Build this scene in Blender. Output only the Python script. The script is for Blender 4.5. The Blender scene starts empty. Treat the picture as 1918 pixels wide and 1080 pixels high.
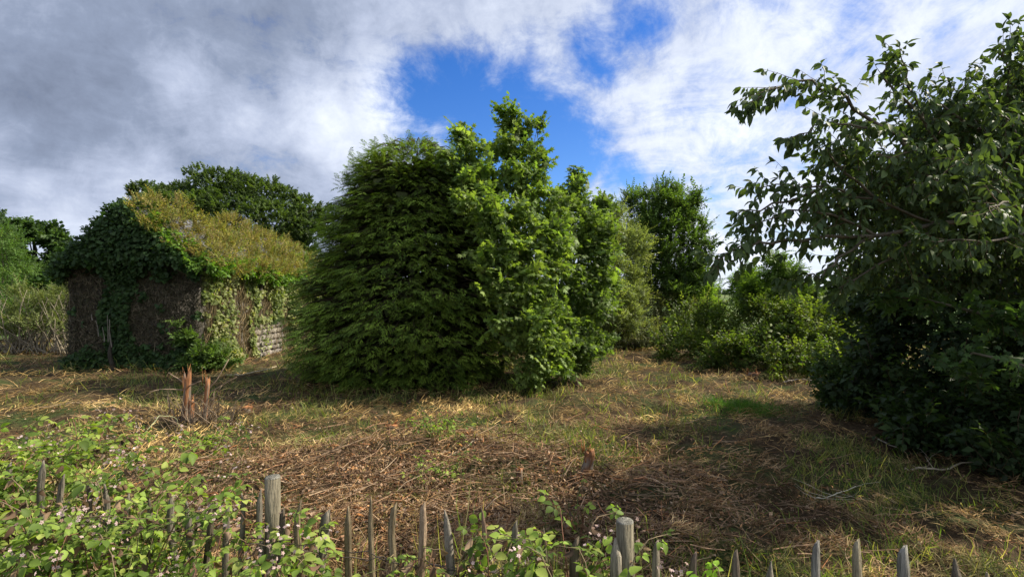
import bpy, math, random
import numpy as np
from mathutils import Vector, Matrix

R_ = np.random.default_rng(7)
random.seed(7)
SC = bpy.context.scene
COL = SC.collection
H = 2.1            # eye height, metres
F = 959.0          # focal length in photograph pixels (90 degrees across)
HOR = 558.0        # horizon line

# ------------------------------------------------------------------ camera
cam = bpy.data.cameras.new('camera'); cam.lens = 18.0; cam.sensor_width = 36.0
cam.clip_start = 0.05; cam.clip_end = 8000
camo = bpy.data.objects.new('camera', cam); COL.objects.link(camo)
camo.location = (0, 0, H); camo.rotation_euler = (math.radians(91.07), 0, 0)
SC.camera = camo

# ------------------------------------------------------------------ light
SUN_EL = math.radians(42.0)
SUN_AZ = np.array([0.96, 0.22]); SUN_AZ /= np.linalg.norm(SUN_AZ)
sdir = Vector((SUN_AZ[0]*math.cos(SUN_EL), SUN_AZ[1]*math.cos(SUN_EL), math.sin(SUN_EL)))
sl = bpy.data.lights.new('sun', 'SUN'); sl.energy = 5.0; sl.angle = math.radians(0.5); sl.color = (1.0, 0.91, 0.75)
so = bpy.data.objects.new('sun', sl); COL.objects.link(so)
so.rotation_euler = (-sdir).to_track_quat('-Z', 'Y').to_euler()

world = bpy.data.worlds.new('World'); SC.world = world; world.use_nodes = True
wt = world.node_tree; wt.nodes.clear()
def WN(t, **k):
    n = wt.nodes.new(t)
    for a, b in k.items(): setattr(n, a, b)
    return n
def wl(a, b): wt.links.new(a, b)
def wmath(op, a, b=None, c=None, clamp=False):
    n = WN('ShaderNodeMath', operation=op, use_clamp=clamp)
    for i, v in enumerate((a, b, c)):
        if v is None: continue
        if isinstance(v, (int, float)): n.inputs[i].default_value = v
        else: wl(v, n.inputs[i])
    return n.outputs[0]
def wmap(v, a, b, c=0.0, d=1.0, smooth=True):
    n = WN('ShaderNodeMapRange'); n.interpolation_type = 'SMOOTHSTEP' if smooth else 'LINEAR'
    wl(v, n.inputs[0])
    for i, q in enumerate((a, b, c, d)): n.inputs[i+1].default_value = q
    return n.outputs[0]
def wmix(f, a, b):
    n = WN('ShaderNodeMix', data_type='RGBA'); wl(f, n.inputs[0]) if not isinstance(f, float) else setattr(n.inputs[0], 'default_value', f)
    for s, v in ((n.inputs[6], a), (n.inputs[7], b)):
        if isinstance(v, tuple): s.default_value = (*v, 1)
        else: wl(v, s)
    return n.outputs[2]
sky = WN('ShaderNodeTexSky', sky_type='NISHITA'); sky.sun_disc = False
sky.sun_elevation = SUN_EL; sky.sun_rotation = math.atan2(SUN_AZ[0], SUN_AZ[1])
sky.air_density = 1.0; sky.dust_density = 0.3; sky.ozone_density = 2.5
tc = WN('ShaderNodeTexCoord')
nrm = WN('ShaderNodeVectorMath', operation='NORMALIZE'); wl(tc.outputs['Generated'], nrm.inputs[0])
D = nrm.outputs[0]
sep = WN('ShaderNodeSeparateXYZ'); wl(D, sep.inputs[0])
zc = wmath('ADD', wmath('MAXIMUM', sep.outputs[2], 0.0), 0.22)
cx = wmath('DIVIDE', sep.outputs[0], zc); cy = wmath('DIVIDE', sep.outputs[1], zc)
pl = WN('ShaderNodeCombineXYZ'); wl(cx, pl.inputs[0]); wl(cy, pl.inputs[1])
def wnoise(vec, scale, detail=8, rough=0.55, dist=0.0, off=0.0):
    n = WN('ShaderNodeTexNoise'); n.inputs['Scale'].default_value = scale; n.inputs['Detail'].default_value = detail
    n.inputs['Roughness'].default_value = rough; n.inputs['Distortion'].default_value = dist
    mp = WN('ShaderNodeMapping'); mp.inputs['Location'].default_value = (off, off*0.7, off*0.3); wl(vec, mp.inputs['Vector'])
    wl(mp.outputs[0], n.inputs['Vector']); return n.outputs['Fac']
nA = wnoise(pl.outputs[0], 1.3, 9, 0.58, 0.3, 3.1)
nB = wnoise(pl.outputs[0], 0.55, 6, 0.5, 0.2, 9.4)
nC = wnoise(D, 9.0, 9, 0.62, 0.4, 1.7)
nD = wnoise(D, 3.2, 8, 0.6, 0.3, 5.5)
nE = wnoise(pl.outputs[0], 3.0, 12, 0.68, 0.6, 2.2)
nF = wnoise(D, 20.0, 10, 0.7, 0.6, 4.4)
def direction(px, py):
    v = Vector(((px-959)/F, 1.0, (HOR-py)/F)); v.normalize(); return v
def blob(px, py, r0, r1, amt):
    n = WN('ShaderNodeVectorMath', operation='DISTANCE'); wl(D, n.inputs[0]); n.inputs[1].default_value = direction(px, py)
    return wmap(n.outputs['Value'], r0, r1, amt, 0.0)
def vmax(items):
    o = items[0]
    for i in items[1:]: o = wmath('MAXIMUM', o, i)
    return o
# gaps of clear blue in the cloud, each a bearing and a width
hole = vmax([blob(850, 190, 0.02, 0.20, 1.1), blob(930, 240, 0.05, 0.22, 1.1), blob(980, 150, 0.0, 0.16, 0.75), blob(1020, 200, 0.0, 0.17, 0.85), blob(1050, 290, 0.02, 0.18, 1.0),
             blob(1120, 100, 0.0, 0.16, 0.68), blob(1200, 40, 0.0, 0.15, 0.66), blob(1130, 250, 0, 0.12, 0.5), blob(800, 250, 0.0, 0.13, 0.9), blob(1160, 335, 0.01, 0.10, 0.8), blob(1250, 335, 0.0, 0.08, 0.55),
             blob(780, 130, 0.0, 0.09, 0.85), blob(1640, 70, 0.0, 0.10, 0.30), blob(1450, 180, 0.1, 0.7, 0.32), blob(1380, 340, 0, 0.1, 0.2), blob(600, 40, 0, 0.2, 0.1)])
hn = wmath('ADD', hole, wmath('MULTIPLY', wmath('SUBTRACT', nC, 0.5), 1.1))
hn = wmath('ADD', hn, wmath('MULTIPLY', wmath('SUBTRACT', nD, 0.5), 0.75))
hn = wmath('ADD', hn, wmath('MULTIPLY', wmath('SUBTRACT', nE, 0.5), 1.5))
hn = wmath('ADD', hn, wmath('MULTIPLY', wmath('SUBTRACT', nF, 0.5), 0.6))
clear = wmap(hn, 0.16, 0.98, 0.0, 1.0)
# thickness of the cloud: thick and grey towards the left, thin and white to the right
leftn = WN('ShaderNodeVectorMath', operation='DOT_PRODUCT'); wl(D, leftn.inputs[0]); lv = Vector((-1.0, 0.25, 0.12)).normalized(); leftn.inputs[1].default_value = lv
thick = wmap(leftn.outputs['Value'], -0.15, 0.75, 0.0, 1.0, False)
dk = vmax([blob(60, 60, 0.0, 0.75, 0.78), blob(520, 40, 0.0, 0.34, 0.62), blob(250, 290, 0.0, 0.42, 0.66), blob(430, 330, 0.0, 0.3, 0.42), blob(0, 330, 0.1, 0.5, 0.75)])
lt = vmax([blob(710, 175, 0.0, 0.15, 0.62), blob(600, 210, 0.0, 0.17, 0.48), blob(470, 240, 0.0, 0.16, 0.42), blob(250, 330, 0.0, 0.12, 0.35), blob(110, 450, 0.0, 0.14, 0.5), blob(350, 150, 0.0, 0.14, 0.3)])
tk = wmath('ADD', wmath('MAXIMUM', wmath('MULTIPLY', thick, 0.55), dk), wmath('MULTIPLY', wmath('SUBTRACT', nA, 0.5), 0.9))
tk = wmath('ADD', tk, wmath('MULTIPLY', wmath('SUBTRACT', nB, 0.5), 0.7))
tk = wmath('ADD', tk, wmath('MULTIPLY', wmath('SUBTRACT', nD, 0.5), 1.3))
tk = wmath('ADD', tk, wmath('MULTIPLY', wmath('SUBTRACT', nE, 0.5), 0.6))
tk = wmath('ADD', tk, wmath('MULTIPLY', wmath('SUBTRACT', nC, 0.5), 0.75))
tk = wmath('ADD', tk, wmath('MULTIPLY', wmath('SUBTRACT', nF, 0.5), 0.45))
tk = wmath('SUBTRACT', tk, lt)
cr = WN('ShaderNodeValToRGB'); wl(wmap(tk, -0.45, 1.45, 0, 1, False), cr.inputs[0])
e = cr.color_ramp; e.elements[0].position = 0.0; e.elements[0].color = (0.66, 0.69, 0.76, 1); e.elements[1].position = 1.0; e.elements[1].color = (0.085, 0.103, 0.147, 1)
for p, c in ((0.25, (0.45, 0.49, 0.58)), (0.45, (0.29, 0.33, 0.43)), (0.62, (0.175, 0.21, 0.29)), (0.8, (0.12, 0.145, 0.205))):
    q = e.elements.new(p); q.color = (*c, 1)
up = WN('ShaderNodeVectorMath', operation='SCALE'); wl(cr.outputs[0], up.inputs[0]); up.inputs[3].default_value = 10.0
hs = WN('ShaderNodeHueSaturation'); hs.inputs['Hue'].default_value = 0.516; hs.inputs['Saturation'].default_value = 1.38; hs.inputs['Value'].default_value = 0.98; wl(sky.outputs[0], hs.inputs['Color'])
full = wmix(clear, up.outputs[0], hs.outputs[0])
bg = WN('ShaderNodeBackground'); bg.inputs[1].default_value = 0.112; wl(full, bg.inputs[0])
wo = WN('ShaderNodeOutputWorld'); wl(bg.outputs[0], wo.inputs[0])
SC.view_settings.view_transform = 'Standard'; SC.view_settings.look = 'None'
SC.view_settings.exposure = 0.68; SC.view_settings.gamma = 1.0; SC.view_settings.use_curve_mapping = False
SC.render.engine = 'CYCLES'
SC.cycles.max_bounces = 6; SC.cycles.diffuse_bounces = 3; SC.cycles.glossy_bounces = 2; SC.cycles.transmission_bounces = 4
SC.cycles.transparent_max_bounces = 4; SC.cycles.use_denoising = True
SC.cycles.sample_clamp_indirect = 4.0

# ------------------------------------------------------------------ noise and mesh helpers
def _hash(ix, iy, iz, seed):
    h = (ix.astype(np.int64)*374761393 + iy.astype(np.int64)*668265263 + iz.astype(np.int64)*2147483647 + seed*1013904223) & 0xffffffff
    h = ((h ^ (h >> 13))*1274126177) & 0xffffffff
    h = (h ^ (h >> 16)) & 0xffffffff
    return h/4294967295.0
def vnoise(p, seed=0):
    p = np.asarray(p, float); i = np.floor(p); f = p-i; f = f*f*(3-2*f); i = i.astype(np.int64)
    o = 0
    for dx in (0, 1):
        wx = f[..., 0] if dx else 1-f[..., 0]
        for dy in (0, 1):
            wy = f[..., 1] if dy else 1-f[..., 1]
            for dz in (0, 1):
                wz = f[..., 2] if dz else 1-f[..., 2]
                o = o + wx*wy*wz*_hash(i[..., 0]+dx, i[..., 1]+dy, i[..., 2]+dz, seed)
    return o
def fbm(p, oct=4, seed=0):
    p = np.asarray(p, float); s = 0; a = 0.5; t = 0
    for k in range(oct):
        s = s+a*vnoise(p*(2**k)+k*7.3, seed+k); t += a; a *= 0.5
    return s/t
def n2(x, y, f, seed=0, oct=3):
    x = np.asarray(x, float); y = np.asarray(y, float)
    return fbm(np.stack([x*f+100, y*f+100, np.zeros_like(x)+0.5], -1), oct, seed)
def gh(x, y):
    """height of the ground"""
    x = np.asarray(x, float); y = np.asarray(y, float)
    r = np.hypot(x, y)
    z = (n2(x, y, 2.4, 1, 3)-0.5)*0.36 + (n2(x, y, 0.55, 2, 2)-0.5)*0.40
    z = z*np.clip((60-r)/30, 0.0, 1)
    far = np.interp(r, [0, 36, 110, 280, 430, 520, 700, 3500], [0, 0, -3.5, -3.0, 3.5, 5.5, 4, 6])
    roll = (n2(x, y, 0.006, 5, 3)-0.5)*9*np.clip((r-90)/200, 0, 1)
    return z+far+roll
def g1(x, y): return float(gh(np.array([x]), np.array([y]))[0])
def P(px, py, d): return np.array([(px-959)/F*d, d, H+(HOR-py)/F*d])
def PG(px, d):
    d = d*DK; x = (px-959)/F*d; return np.array([x, d, g1(x, d)])
def row(px0, px1, d, n, rx, ry):
    return [(PG(px0+(px1-px0)*k/(n-1), d)+np.array([0, 0, ry*.6]), np.array([rx, .5, ry])) for k in range(n)]
def nz(v):
    v = np.asarray(v, float); return v/np.maximum(np.linalg.norm(v, axis=-1, keepdims=True), 1e-9)
def frames(axis, hint):
    Y = nz(axis); X = nz(np.cross(Y, hint)); Z = np.cross(X, Y)
    return np.stack([X, Y, Z], -1)       # columns

class T:
    """triangle soup with a colour per vertex; m = 1 where the instance colour applies (leaf), 0 where it does not (twig)"""
    def __init__(s, v=None, f=None, c=None, m=None):
        s.v = np.zeros((0, 3)) if v is None else np.asarray(v, float)
        s.f = np.zeros((0, 3), int) if f is None else np.asarray(f, int)
        s.c = np.ones((len(s.v), 3)) if c is None else np.asarray(c, float)
        s.m = np.ones(len(s.v)) if m is None else np.asarray(m, float)
    def add(s, o):
        s.f = np.vstack([s.f, o.f+len(s.v)]); s.v = np.vstack([s.v, o.v]); s.c = np.vstack([s.c, o.c]); s.m = np.concatenate([s.m, o.m]); return s
    def put(s, pos, Rm=None, sc=1.0, mul=None):
        v = s.v*sc
        if Rm is not None: v = v@np.asarray(Rm).T
        return T(v+np.asarray(pos), s.f, s.c*(1 if mul is None else np.asarray(mul)), s.m)
def inst(t, pos, Rm, sc, col):
    n = len(pos); sc = np.broadcast_to(np.asarray(sc, float), (n,))
    v = np.einsum('nij,vj->nvi', Rm, t.v)*sc[:, None, None]+pos[:, None, :]
    f = (t.f[None]+(np.arange(n)*len(t.v))[:, None, None]).reshape(-1, 3)
    m = t.m[None, :, None]
    c = t.c[None]*(col[:, None, :]*m+(1-m))
    return T(v.reshape(-1, 3), f, c.reshape(-1, 3), np.ones(n*len(t.v)))
def cat(ts):
    ts = [t for t in ts if len(t.v)]; off = np.cumsum([0]+[len(t.v) for t in ts])
    return T(np.vstack([t.v for t in ts]), np.vstack([t.f+o for t, o in zip(ts, off)]), np.vstack([t.c for t in ts]), np.concatenate([t.m for t in ts]))
TRIS = [0]
def mesh_of(name, t, mat, smooth=False):
    me = bpy.data.meshes.new(name); nv, nf = len(t.v), len(t.f); TRIS[0] += nf
    me.vertices.add(nv); me.vertices.foreach_set('co', t.v.astype(np.float32).ravel())
    me.loops.add(nf*3); me.loops.foreach_set('vertex_index', t.f.astype(np.int32).ravel())
    me.polygons.add(nf); me.polygons.foreach_set('loop_start', np.arange(0, nf*3, 3, dtype=np.int32))
    if smooth: me.polygons.foreach_set('use_smooth', np.ones(nf, dtype=bool))
    me.update(calc_edges=True)
    a = me.attributes.new('col', 'FLOAT_COLOR', 'POINT')
    a.data.foreach_set('color', np.hstack([t.c, np.ones((nv, 1))]).astype(np.float32).ravel())
    me.materials.append(mat); return me
def link(name, me, parent=None, kind=None):
    o = bpy.data.objects.new(name, me); COL.objects.link(o)
    if parent is not None: o.parent = parent
    if kind: o['kind'] = kind
    return o
def obj(name, t, mat, parent=None, kind=None, smooth=False, local=True):
    """t is in world coordinates; parents are unrotated empties, so only the offset is taken out"""
    if parent is not None and local:
        t = T(t.v-np.array(world_loc(parent)), t.f, t.c, t.m)
    return link(name, mesh_of(name, t, mat, smooth), parent, kind)
def world_loc(o):
    v = Vector(o.location)
    while o.parent: o = o.parent; v = v+Vector(o.location)
    return v
def thing(name, loc, label, catg, group=None):
    o = bpy.data.objects.new(name, None); COL.objects.link(o); o.location = tuple(float(a) for a in loc); o.empty_display_size = 0.2
    o['label'] = label; o['category'] = catg
    if group: o['group'] = group
    return o
def tag(o, label, catg, group=None, kind=None):
    if label: o['label'] = label
    if catg: o['category'] = catg
    if group: o['group'] = group
    if kind: o['kind'] = kind
    return o

def tube(pts, rad, sides=6, col=(1, 1, 1), wob=0.0, cap=True):
    pts = np.asarray(pts, float); n = len(pts); rad = np.broadcast_to(np.asarray(rad, float), (n,))
    tg = np.gradient(pts, axis=0) if n > 1 else np.array([[0, 0, 1.]])
    hint = np.array([0.31, 0.17, 0.93]) if abs(nz(tg[0])[2]) < 0.8 else np.array([1., 0.1, 0])
    fr = frames(tg, np.broadcast_to(hint, tg.shape))
    a = np.arange(sides)/sides*2*np.pi
    ring = np.cos(a)[None, :, None]*fr[:, None, :, 0]+np.sin(a)[None, :, None]*fr[:, None, :, 2]
    rr = rad[:, None, None]*(1+wob*(R_.random((n, sides, 1))-0.5))
    v = (pts[:, None, :]+ring*rr).reshape(-1, 3); f = []
    for i in range(n-1):
        for j in range(sides):
            a0 = i*sides+j; b0 = i*sides+(j+1) % sides
            f += [(a0, b0, b0+sides), (a0, b0+sides, a0+sides)]
    if cap:
        for j in range(1, sides-1): f.append(((n-1)*sides, (n-1)*sides+j, (n-1)*sides+j+1))
    return T(v, f, np.tile(np.asarray(col, float), (len(v), 1)), np.zeros(len(v)))
def curve(p0, p1, bend=0.1, n=6, sag=0.0):
    p0 = np.asarray(p0, float); p1 = np.asarray(p1, float); t = np.linspace(0, 1, n)[:, None]
    L = np.linalg.norm(p1-p0); b = R_.normal(size=3)*bend*L
    w = np.sin(t*np.pi)
    j = R_.normal(size=(n, 3))*bend*0.2*L; j[0] = 0; j[-1] = 0
    return p0+(p1-p0)*t+b*w+np.array([0, 0, -sag*L])*w+j

# ------------------------------------------------------------------ materials
def mat_col(name, rough=0.6, transl=0.0, spec=0.3, nscale=40, namt=0.25, bump=0.0, bscale=60, tcol=(1.25, 1.35, 0.45), stretch=None, tone=None):
    m = bpy.data.materials.new(name); m.use_nodes = True; nt = m.node_tree; N = nt.nodes; L = nt.links; N.clear()
    out = N.new('ShaderNodeOutputMaterial'); pr = N.new('ShaderNodeBsdfPrincipled')
    at = N.new('ShaderNodeAttribute'); at.attribute_name = 'col'
    co = N.new('ShaderNodeTexCoord'); mp = N.new('ShaderNodeMapping'); L.new(co.outputs['Object'], mp.inputs['Vector'])
    if stretch: mp.inputs['Scale'].default_value = stretch
    nn = N.new('ShaderNodeTexNoise'); nn.inputs['Scale'].default_value = nscale; nn.inputs['Detail'].default_value = 4; L.new(mp.outputs[0], nn.inputs['Vector'])
    mr = N.new('ShaderNodeMapRange'); mr.inputs[3].default_value = 1-namt; mr.inputs[4].default_value = 1+namt; mr.inputs[1].default_value = 0.25; mr.inputs[2].default_value = 0.75
    L.new(nn.outputs['Fac'], mr.inputs[0])
    vs = N.new('ShaderNodeVectorMath'); vs.operation = 'SCALE'; L.new(at.outputs['Color'], vs.inputs[0]); L.new(mr.outputs[0], vs.inputs[3])
    base = vs.outputs[0]
    if tone:
        tn = N.new('ShaderNodeVectorMath'); tn.operation = 'MULTIPLY'; tn.inputs[1].default_value = tone; L.new(base, tn.inputs[0]); base = tn.outputs[0]
    L.new(base, pr.inputs['Base Color'])
    pr.inputs['Roughness'].default_value = rough; pr.inputs['Specular IOR Level'].default_value = spec
    if bump:
        nb = N.new('ShaderNodeTexNoise'); nb.inputs['Scale'].default_value = bscale; nb.inputs['Detail'].default_value = 6; L.new(mp.outputs[0], nb.inputs['Vector'])
        bp = N.new('ShaderNodeBump'); bp.inputs['Strength'].default_value = bump; bp.inputs['Distance'].default_value = 0.02
        L.new(nb.outputs['Fac'], bp.inputs['Height']); L.new(bp.outputs[0], pr.inputs['Normal'])
    if transl:
        tr = N.new('ShaderNodeBsdfTranslucent'); ml = N.new('ShaderNodeVectorMath'); ml.operation = 'MULTIPLY'; ml.inputs[1].default_value = tcol
        L.new(base, ml.inputs[0]); L.new(ml.outputs[0], tr.inputs['Color'])
        mx = N.new('ShaderNodeMixShader'); mx.inputs[0].default_value = transl
        L.new(pr.outputs[0], mx.inputs[1]); L.new(tr.outputs[0], mx.inputs[2]); L.new(mx.outputs[0], out.inputs[0])
    else: L.new(pr.outputs[0], out.inputs[0])
    return m
M_leaf = mat_col('broad_leaf', 0.55, 0.48, 0.25, 30, 0.12, tone=(1.45, 1.42, 1.3))
M_gloss = mat_col('glossy_leaf', 0.55, 0.35, 0.22, 30, 0.12, tone=(1.1, 1.08, 1.15))
M_needle = mat_col('conifer_frond', 0.6, 0.3, 0.2, 30, 0.15, tone=(1.75, 1.62, 1.35))
M_dry = mat_col('dry_plant', 0.8, 0.25, 0.15, 30, 0.2, tcol=(1.1, 1.0, 0.7))
M_bark = mat_col('bark', 0.85, 0, 0.2, 14, 0.4, 0.6, 40, stretch=(1, 1, 0.2))
M_wood = mat_col('raw_wood', 0.7, 0, 0.2, 20, 0.35, 0.6, 50, stretch=(2, 2, 0.15))
M_pale = mat_col('weathered_wood', 0.9, 0, 0.1, 22, 0.62, 1.0, 60, stretch=(2.5, 2.5, 0.2))
M_stone = mat_col('stone', 0.9, 0, 0.2, 9, 0.3, 0.7, 25)
M_slate = mat_col('slate', 0.9, 0, 0.12, 6, 0.25, 0.3, 30)
M_wire = mat_col('wire', 0.6, 0, 0.4, 50, 0.3)
M_flower = mat_col('petals', 0.7, 0.3, 0.2, 30, 0.05, tcol=(1, 1, 1))

# ------------------------------------------------------------------ leaf shapes (leaf grows along +Y, faces +Z)
def leaf4(w=0.5, fold=0.12, droop=0.15):
    v = [(0, 0, 0), (-w/2, .42, fold), (0, .45, 0), (w/2, .42, fold), (0, 1, -droop)]
    return T(v, [(0, 2, 1), (0, 3, 2), (1, 2, 4), (2, 3, 4)])
def leaf2(w=0.5, fold=0.15, droop=0.2):
    return T([(0, 0, 0), (-w/2, .45, fold), (w/2, .45, fold), (0, 1, -droop)], [(0, 2, 1), (1, 2, 3)])
def leaf8(w=0.5, fold=0.10, droop=0.3, curl=0.0):
    ys = [0, .22, .5, .78, 1.0]; ws = [0, .75, 1.0, .62, 0]
    v = []; 
    zc = lambda y: -droop*y*y
    v.append((0, 0, 0))
    for y, q in zip(ys[1:4], ws[1:4]):
        v += [(-w/2*q, y, zc(y)+fold*q+curl*q), (0, y, zc(y)), (w/2*q, y, zc(y)+fold*q-curl*q)]
    v.append((0, 1, zc(1.0)))
    f = [(0, 2, 1), (0, 3, 2)]
    for k in (1, 4):
        f += [(k, k+1, k+3), (k+1, k+4, k+3), (k+1, k+2, k+4), (k+2, k+5, k+4)]
    f += [(7, 8, 10), (8, 9, 10)]
    return T(v, f)
def palm(droop=0.18):
    pts = [(0, 0), (-.54, .16), (-.28, .36), (-.5, .72), (-.16, .62), (0, 1.0), (.16, .62), (.5, .72), (.28, .36), (.54, .16)]
    v = [(0, .38, 0.05)]+[(x, y, -droop*(x*x*1.4+y*y*.7)) for x, y in pts]
    f = [(0, i+1, i+2) for i in range(9)]+[(0, 10, 1)]
    return T(v, [(a, c, b) for a, b, c in f])
def Ez(axis, up=(0, 0, 1)): return frames(np.array([axis], float), np.array([up], float))[0]
def twig(p0, p1, r, col=(0.06, 0.045, 0.03), sides=3):
    return tube(np.array([p0, p1]), [r, r*0.5], sides, col, cap=False)
def spray(nleaf, leaf, L=0.4, ls=0.1, droop=0.3, spread=60, tw=0.004, seed=0, pinnate=False, tcol=(0.06, 0.045, 0.03), lj=0.25):
    rg = np.random.default_rng(seed); t = T()
    pts = np.array([(0, s*L, -droop*L*s*s*0.6) for s in np.linspace(0, 1, 3)])
    pts[1:, 0] += rg.normal(size=2)*0.05*L
    if tw: t.add(T([pts[0]-(tw, 0, 0), pts[0]+(tw, 0, 0), pts[1]-(tw*.8, 0, -tw), pts[1]+(tw*.8, 0, tw), pts[2]], [(0, 1, 3), (0, 3, 2), (2, 3, 4)], np.tile(tcol, (5, 1)), np.zeros(5)))
    for k in range(nleaf):
        s = (k+1)/(nleaf); side = -1 if k % 2 else 1
        pos = np.array([np.interp(s, [0, .5, 1], pts[:, i]) for i in range(3)])
        a = math.radians(spread*(1-0.55*s*s)+rg.normal()*12)*side
        if k == nleaf-1: a = rg.normal()*0.2
        ax = np.array([math.sin(a), math.cos(a), -droop-0.3*rg.random()+rg.normal()*0.12])
        up_ = np.array([rg.normal()*.25, rg.normal()*.25-0.1, 1])
        j = 1+rg.normal()*lj*0.5
        t.add(leaf.put(pos, Ez(ax, up_), ls*(1-0.25*s)*(0.85+0.3*rg.random()), np.array([1, 1, 1])*max(.5, j)))
    return t

def crown_points(blobs, n, sub=0.33, nsub=9, inner=0.25, flat=1.0, cull=0.78, jit=0.13):
    """points and outward directions spread over sub-clumps of the given ellipsoids (centre, radii)"""
    C = np.array([b[0] for b in blobs]); Rr = np.array([b[1] for b in blobs])
    area = (Rr[:, 0]*Rr[:, 2]+Rr[:, 0]*Rr[:, 1]+Rr[:, 1]*Rr[:, 2]); w = area/area.sum()
    pos = []; out = []; cl = []
    k = 0
    for b in range(len(blobs)):
        ns = max(5, int(nsub*(1+Rr[b].mean())))
        d = nz(R_.normal(size=(ns, 3))); sc = C[b]+d*Rr[b]*(0.70+0.22*R_.random((ns, 1)))
        sr = Rr[b]*sub*(0.7+0.7*R_.random((ns, 1)))
        m = int(n*w[b]); i = R_.integers(0, ns, m)
        e_ = nz(R_.normal(size=(m, 3))+d[i]*0.5+np.array([0, 0, 0.25]))
        p = sc[i]+e_*sr[i]*(1-np.abs(R_.normal(size=(m, 1)))*jit*2)
        q = int(m*inner); p[:q] = C[b]+nz(R_.normal(size=(q, 3)))*Rr[b]*(R_.random((q, 1))**0.5*0.78)
        o = nz((p-C[b])/Rr[b]+e_*0.8)
        keep = np.ones(m, bool)
        for b2 in range(len(blobs)):
            if b2 != b: keep &= np.linalg.norm((p-C[b2])/Rr[b2], axis=1) > cull
        pos.append(p[keep]); out.append(o[keep]); cl.append((i[keep]+k)); k += ns
    return np.vstack(pos), np.vstack(out), np.concatenate(cl)
DK = 1.0     # how much farther than first surveyed a group of trees stands
def bl(px, py, d, rx, ry, depth=1.0):
    d = d*DK
    return (P(px, py, d), np.array([rx/F*d, (rx+ry)*0.5/F*d*depth, ry/F*d]))
def palette(n, cols, clump=None, var=0.18):
    cols = np.array(cols, float); a = R_.random(n)*(len(cols)-1)
    if clump is not None:
        cr_ = np.random.default_rng(3).random(int(clump.max())+1)*(len(cols)-1); a = np.clip(a*0.45+cr_[clump]*0.55, 0, len(cols)-1.001)
    i = np.minimum(a.astype(int), len(cols)-2); f = (a-i)[:, None]
    c = cols[i]*(1-f)+cols[i+1]*f
    return c*np.clip(1+R_.normal(size=(n, 1))*var, .4, 1.7)
def place_sprays(tmpls, pos, out, col, size=1.0, sj=0.25, upb=0.35, jitter=0.45, hint_j=0.35):
    n = len(pos); ax = nz(out+np.array([0, 0, upb])+R_.normal(size=(n, 3))*jitter)
    hint = np.array([0, 0, 1.])+R_.normal(size=(n, 3))*hint_j
    fr = frames(ax, hint); sc = size*np.clip(1+R_.normal(size=n)*sj, .45, 1.8); which = R_.integers(0, len(tmpls), n)
    back = np.array([t.v[:, 1].max()*0.55 for t in tmpls])[which]
    pos = pos-ax*(back*sc)[:, None]
    return [inst(t, pos[which == k], fr[which == k], sc[which == k], col[which == k]) for k, t in enumerate(tmpls) if (which == k).any()], (pos, fr, sc, which)
def trunk_parts(root, base, blobs, r0, nlimb=6, col=(0.10, 0.085, 0.065), lean=None, fork=0.35, stems=1):
    base = np.asarray(base, float); C = np.array([b[0] for b in blobs]); top = C[C[:, 2].argmax()] if lean is None else np.asarray(lean)
    for s in range(stems):
        b0 = base+np.array([(s-(stems-1)/2)*r0*3, R_.normal()*r0, -0.1]); tp = top if s == 0 else C[R_.integers(len(C))]
        pts = curve(b0, tp, 0.04, 9); rad = r0*np.linspace(1, 0.15, 9); rad[0] *= 1.35
        obj('trunk', tube(pts, rad, 9, col, 0.15), M_bark, root, smooth=True)
        for k in range(nlimb//stems):
            c = C[R_.integers(len(C))] if k >= len(C) else C[k]
            j = R_.integers(2, 6); p1 = c+R_.normal(size=3)*0.2*blobs[0][1].mean()
            cp = curve(pts[j], p1, 0.08, 6); obj('limb', tube(cp, rad[j]*0.55*np.linspace(1, .2, 6), 6, col, 0.1), M_bark, root, smooth=True)
def make_tree(name, label, catg, base, blobs, tmpls, n, cols, mat=None, size=1.0, r0=0.12, nlimb=6, group=None, upb=0.35, nsub=9, inner=0.25,
              sub=0.33, var=0.18, trunk=True, stems=1, jitter=0.45, cull=0.78, barkc=(0.10, 0.085, 0.065), lean=None, floor=True, rag=.10):
    root = thing(name, base, label, catg, group)
    if trunk: trunk_parts(root, base, blobs, r0, nlimb, barkc, lean, stems=stems)
    pos, out, cl = crown_points(blobs, n, sub, nsub, inner, cull=cull)
    if floor:
        k = pos[:, 2] > gh(pos[:, 0], pos[:, 1])+0.06; pos, out, cl = pos[k], out[k], cl[k]
    m = R_.random(len(pos)) < rag; ctr = np.array([b[0] for b in blobs]).mean(0); oo = nz(pos-ctr)
    pos = pos+np.where(m[:, None], nz(out+oo+np.array([0, 0, .3]))*size*(.12+.25*R_.random((len(pos), 1))), 0)
    col = palette(len(pos), cols, cl, var)
    ts, _ = place_sprays(tmpls, pos, out, col, size*np.where(m, 1.35, 1.0), upb=upb, jitter=jitter)
    o = obj('crown', cat(ts), mat or M_leaf, root, 'stuff')
    return root

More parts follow.
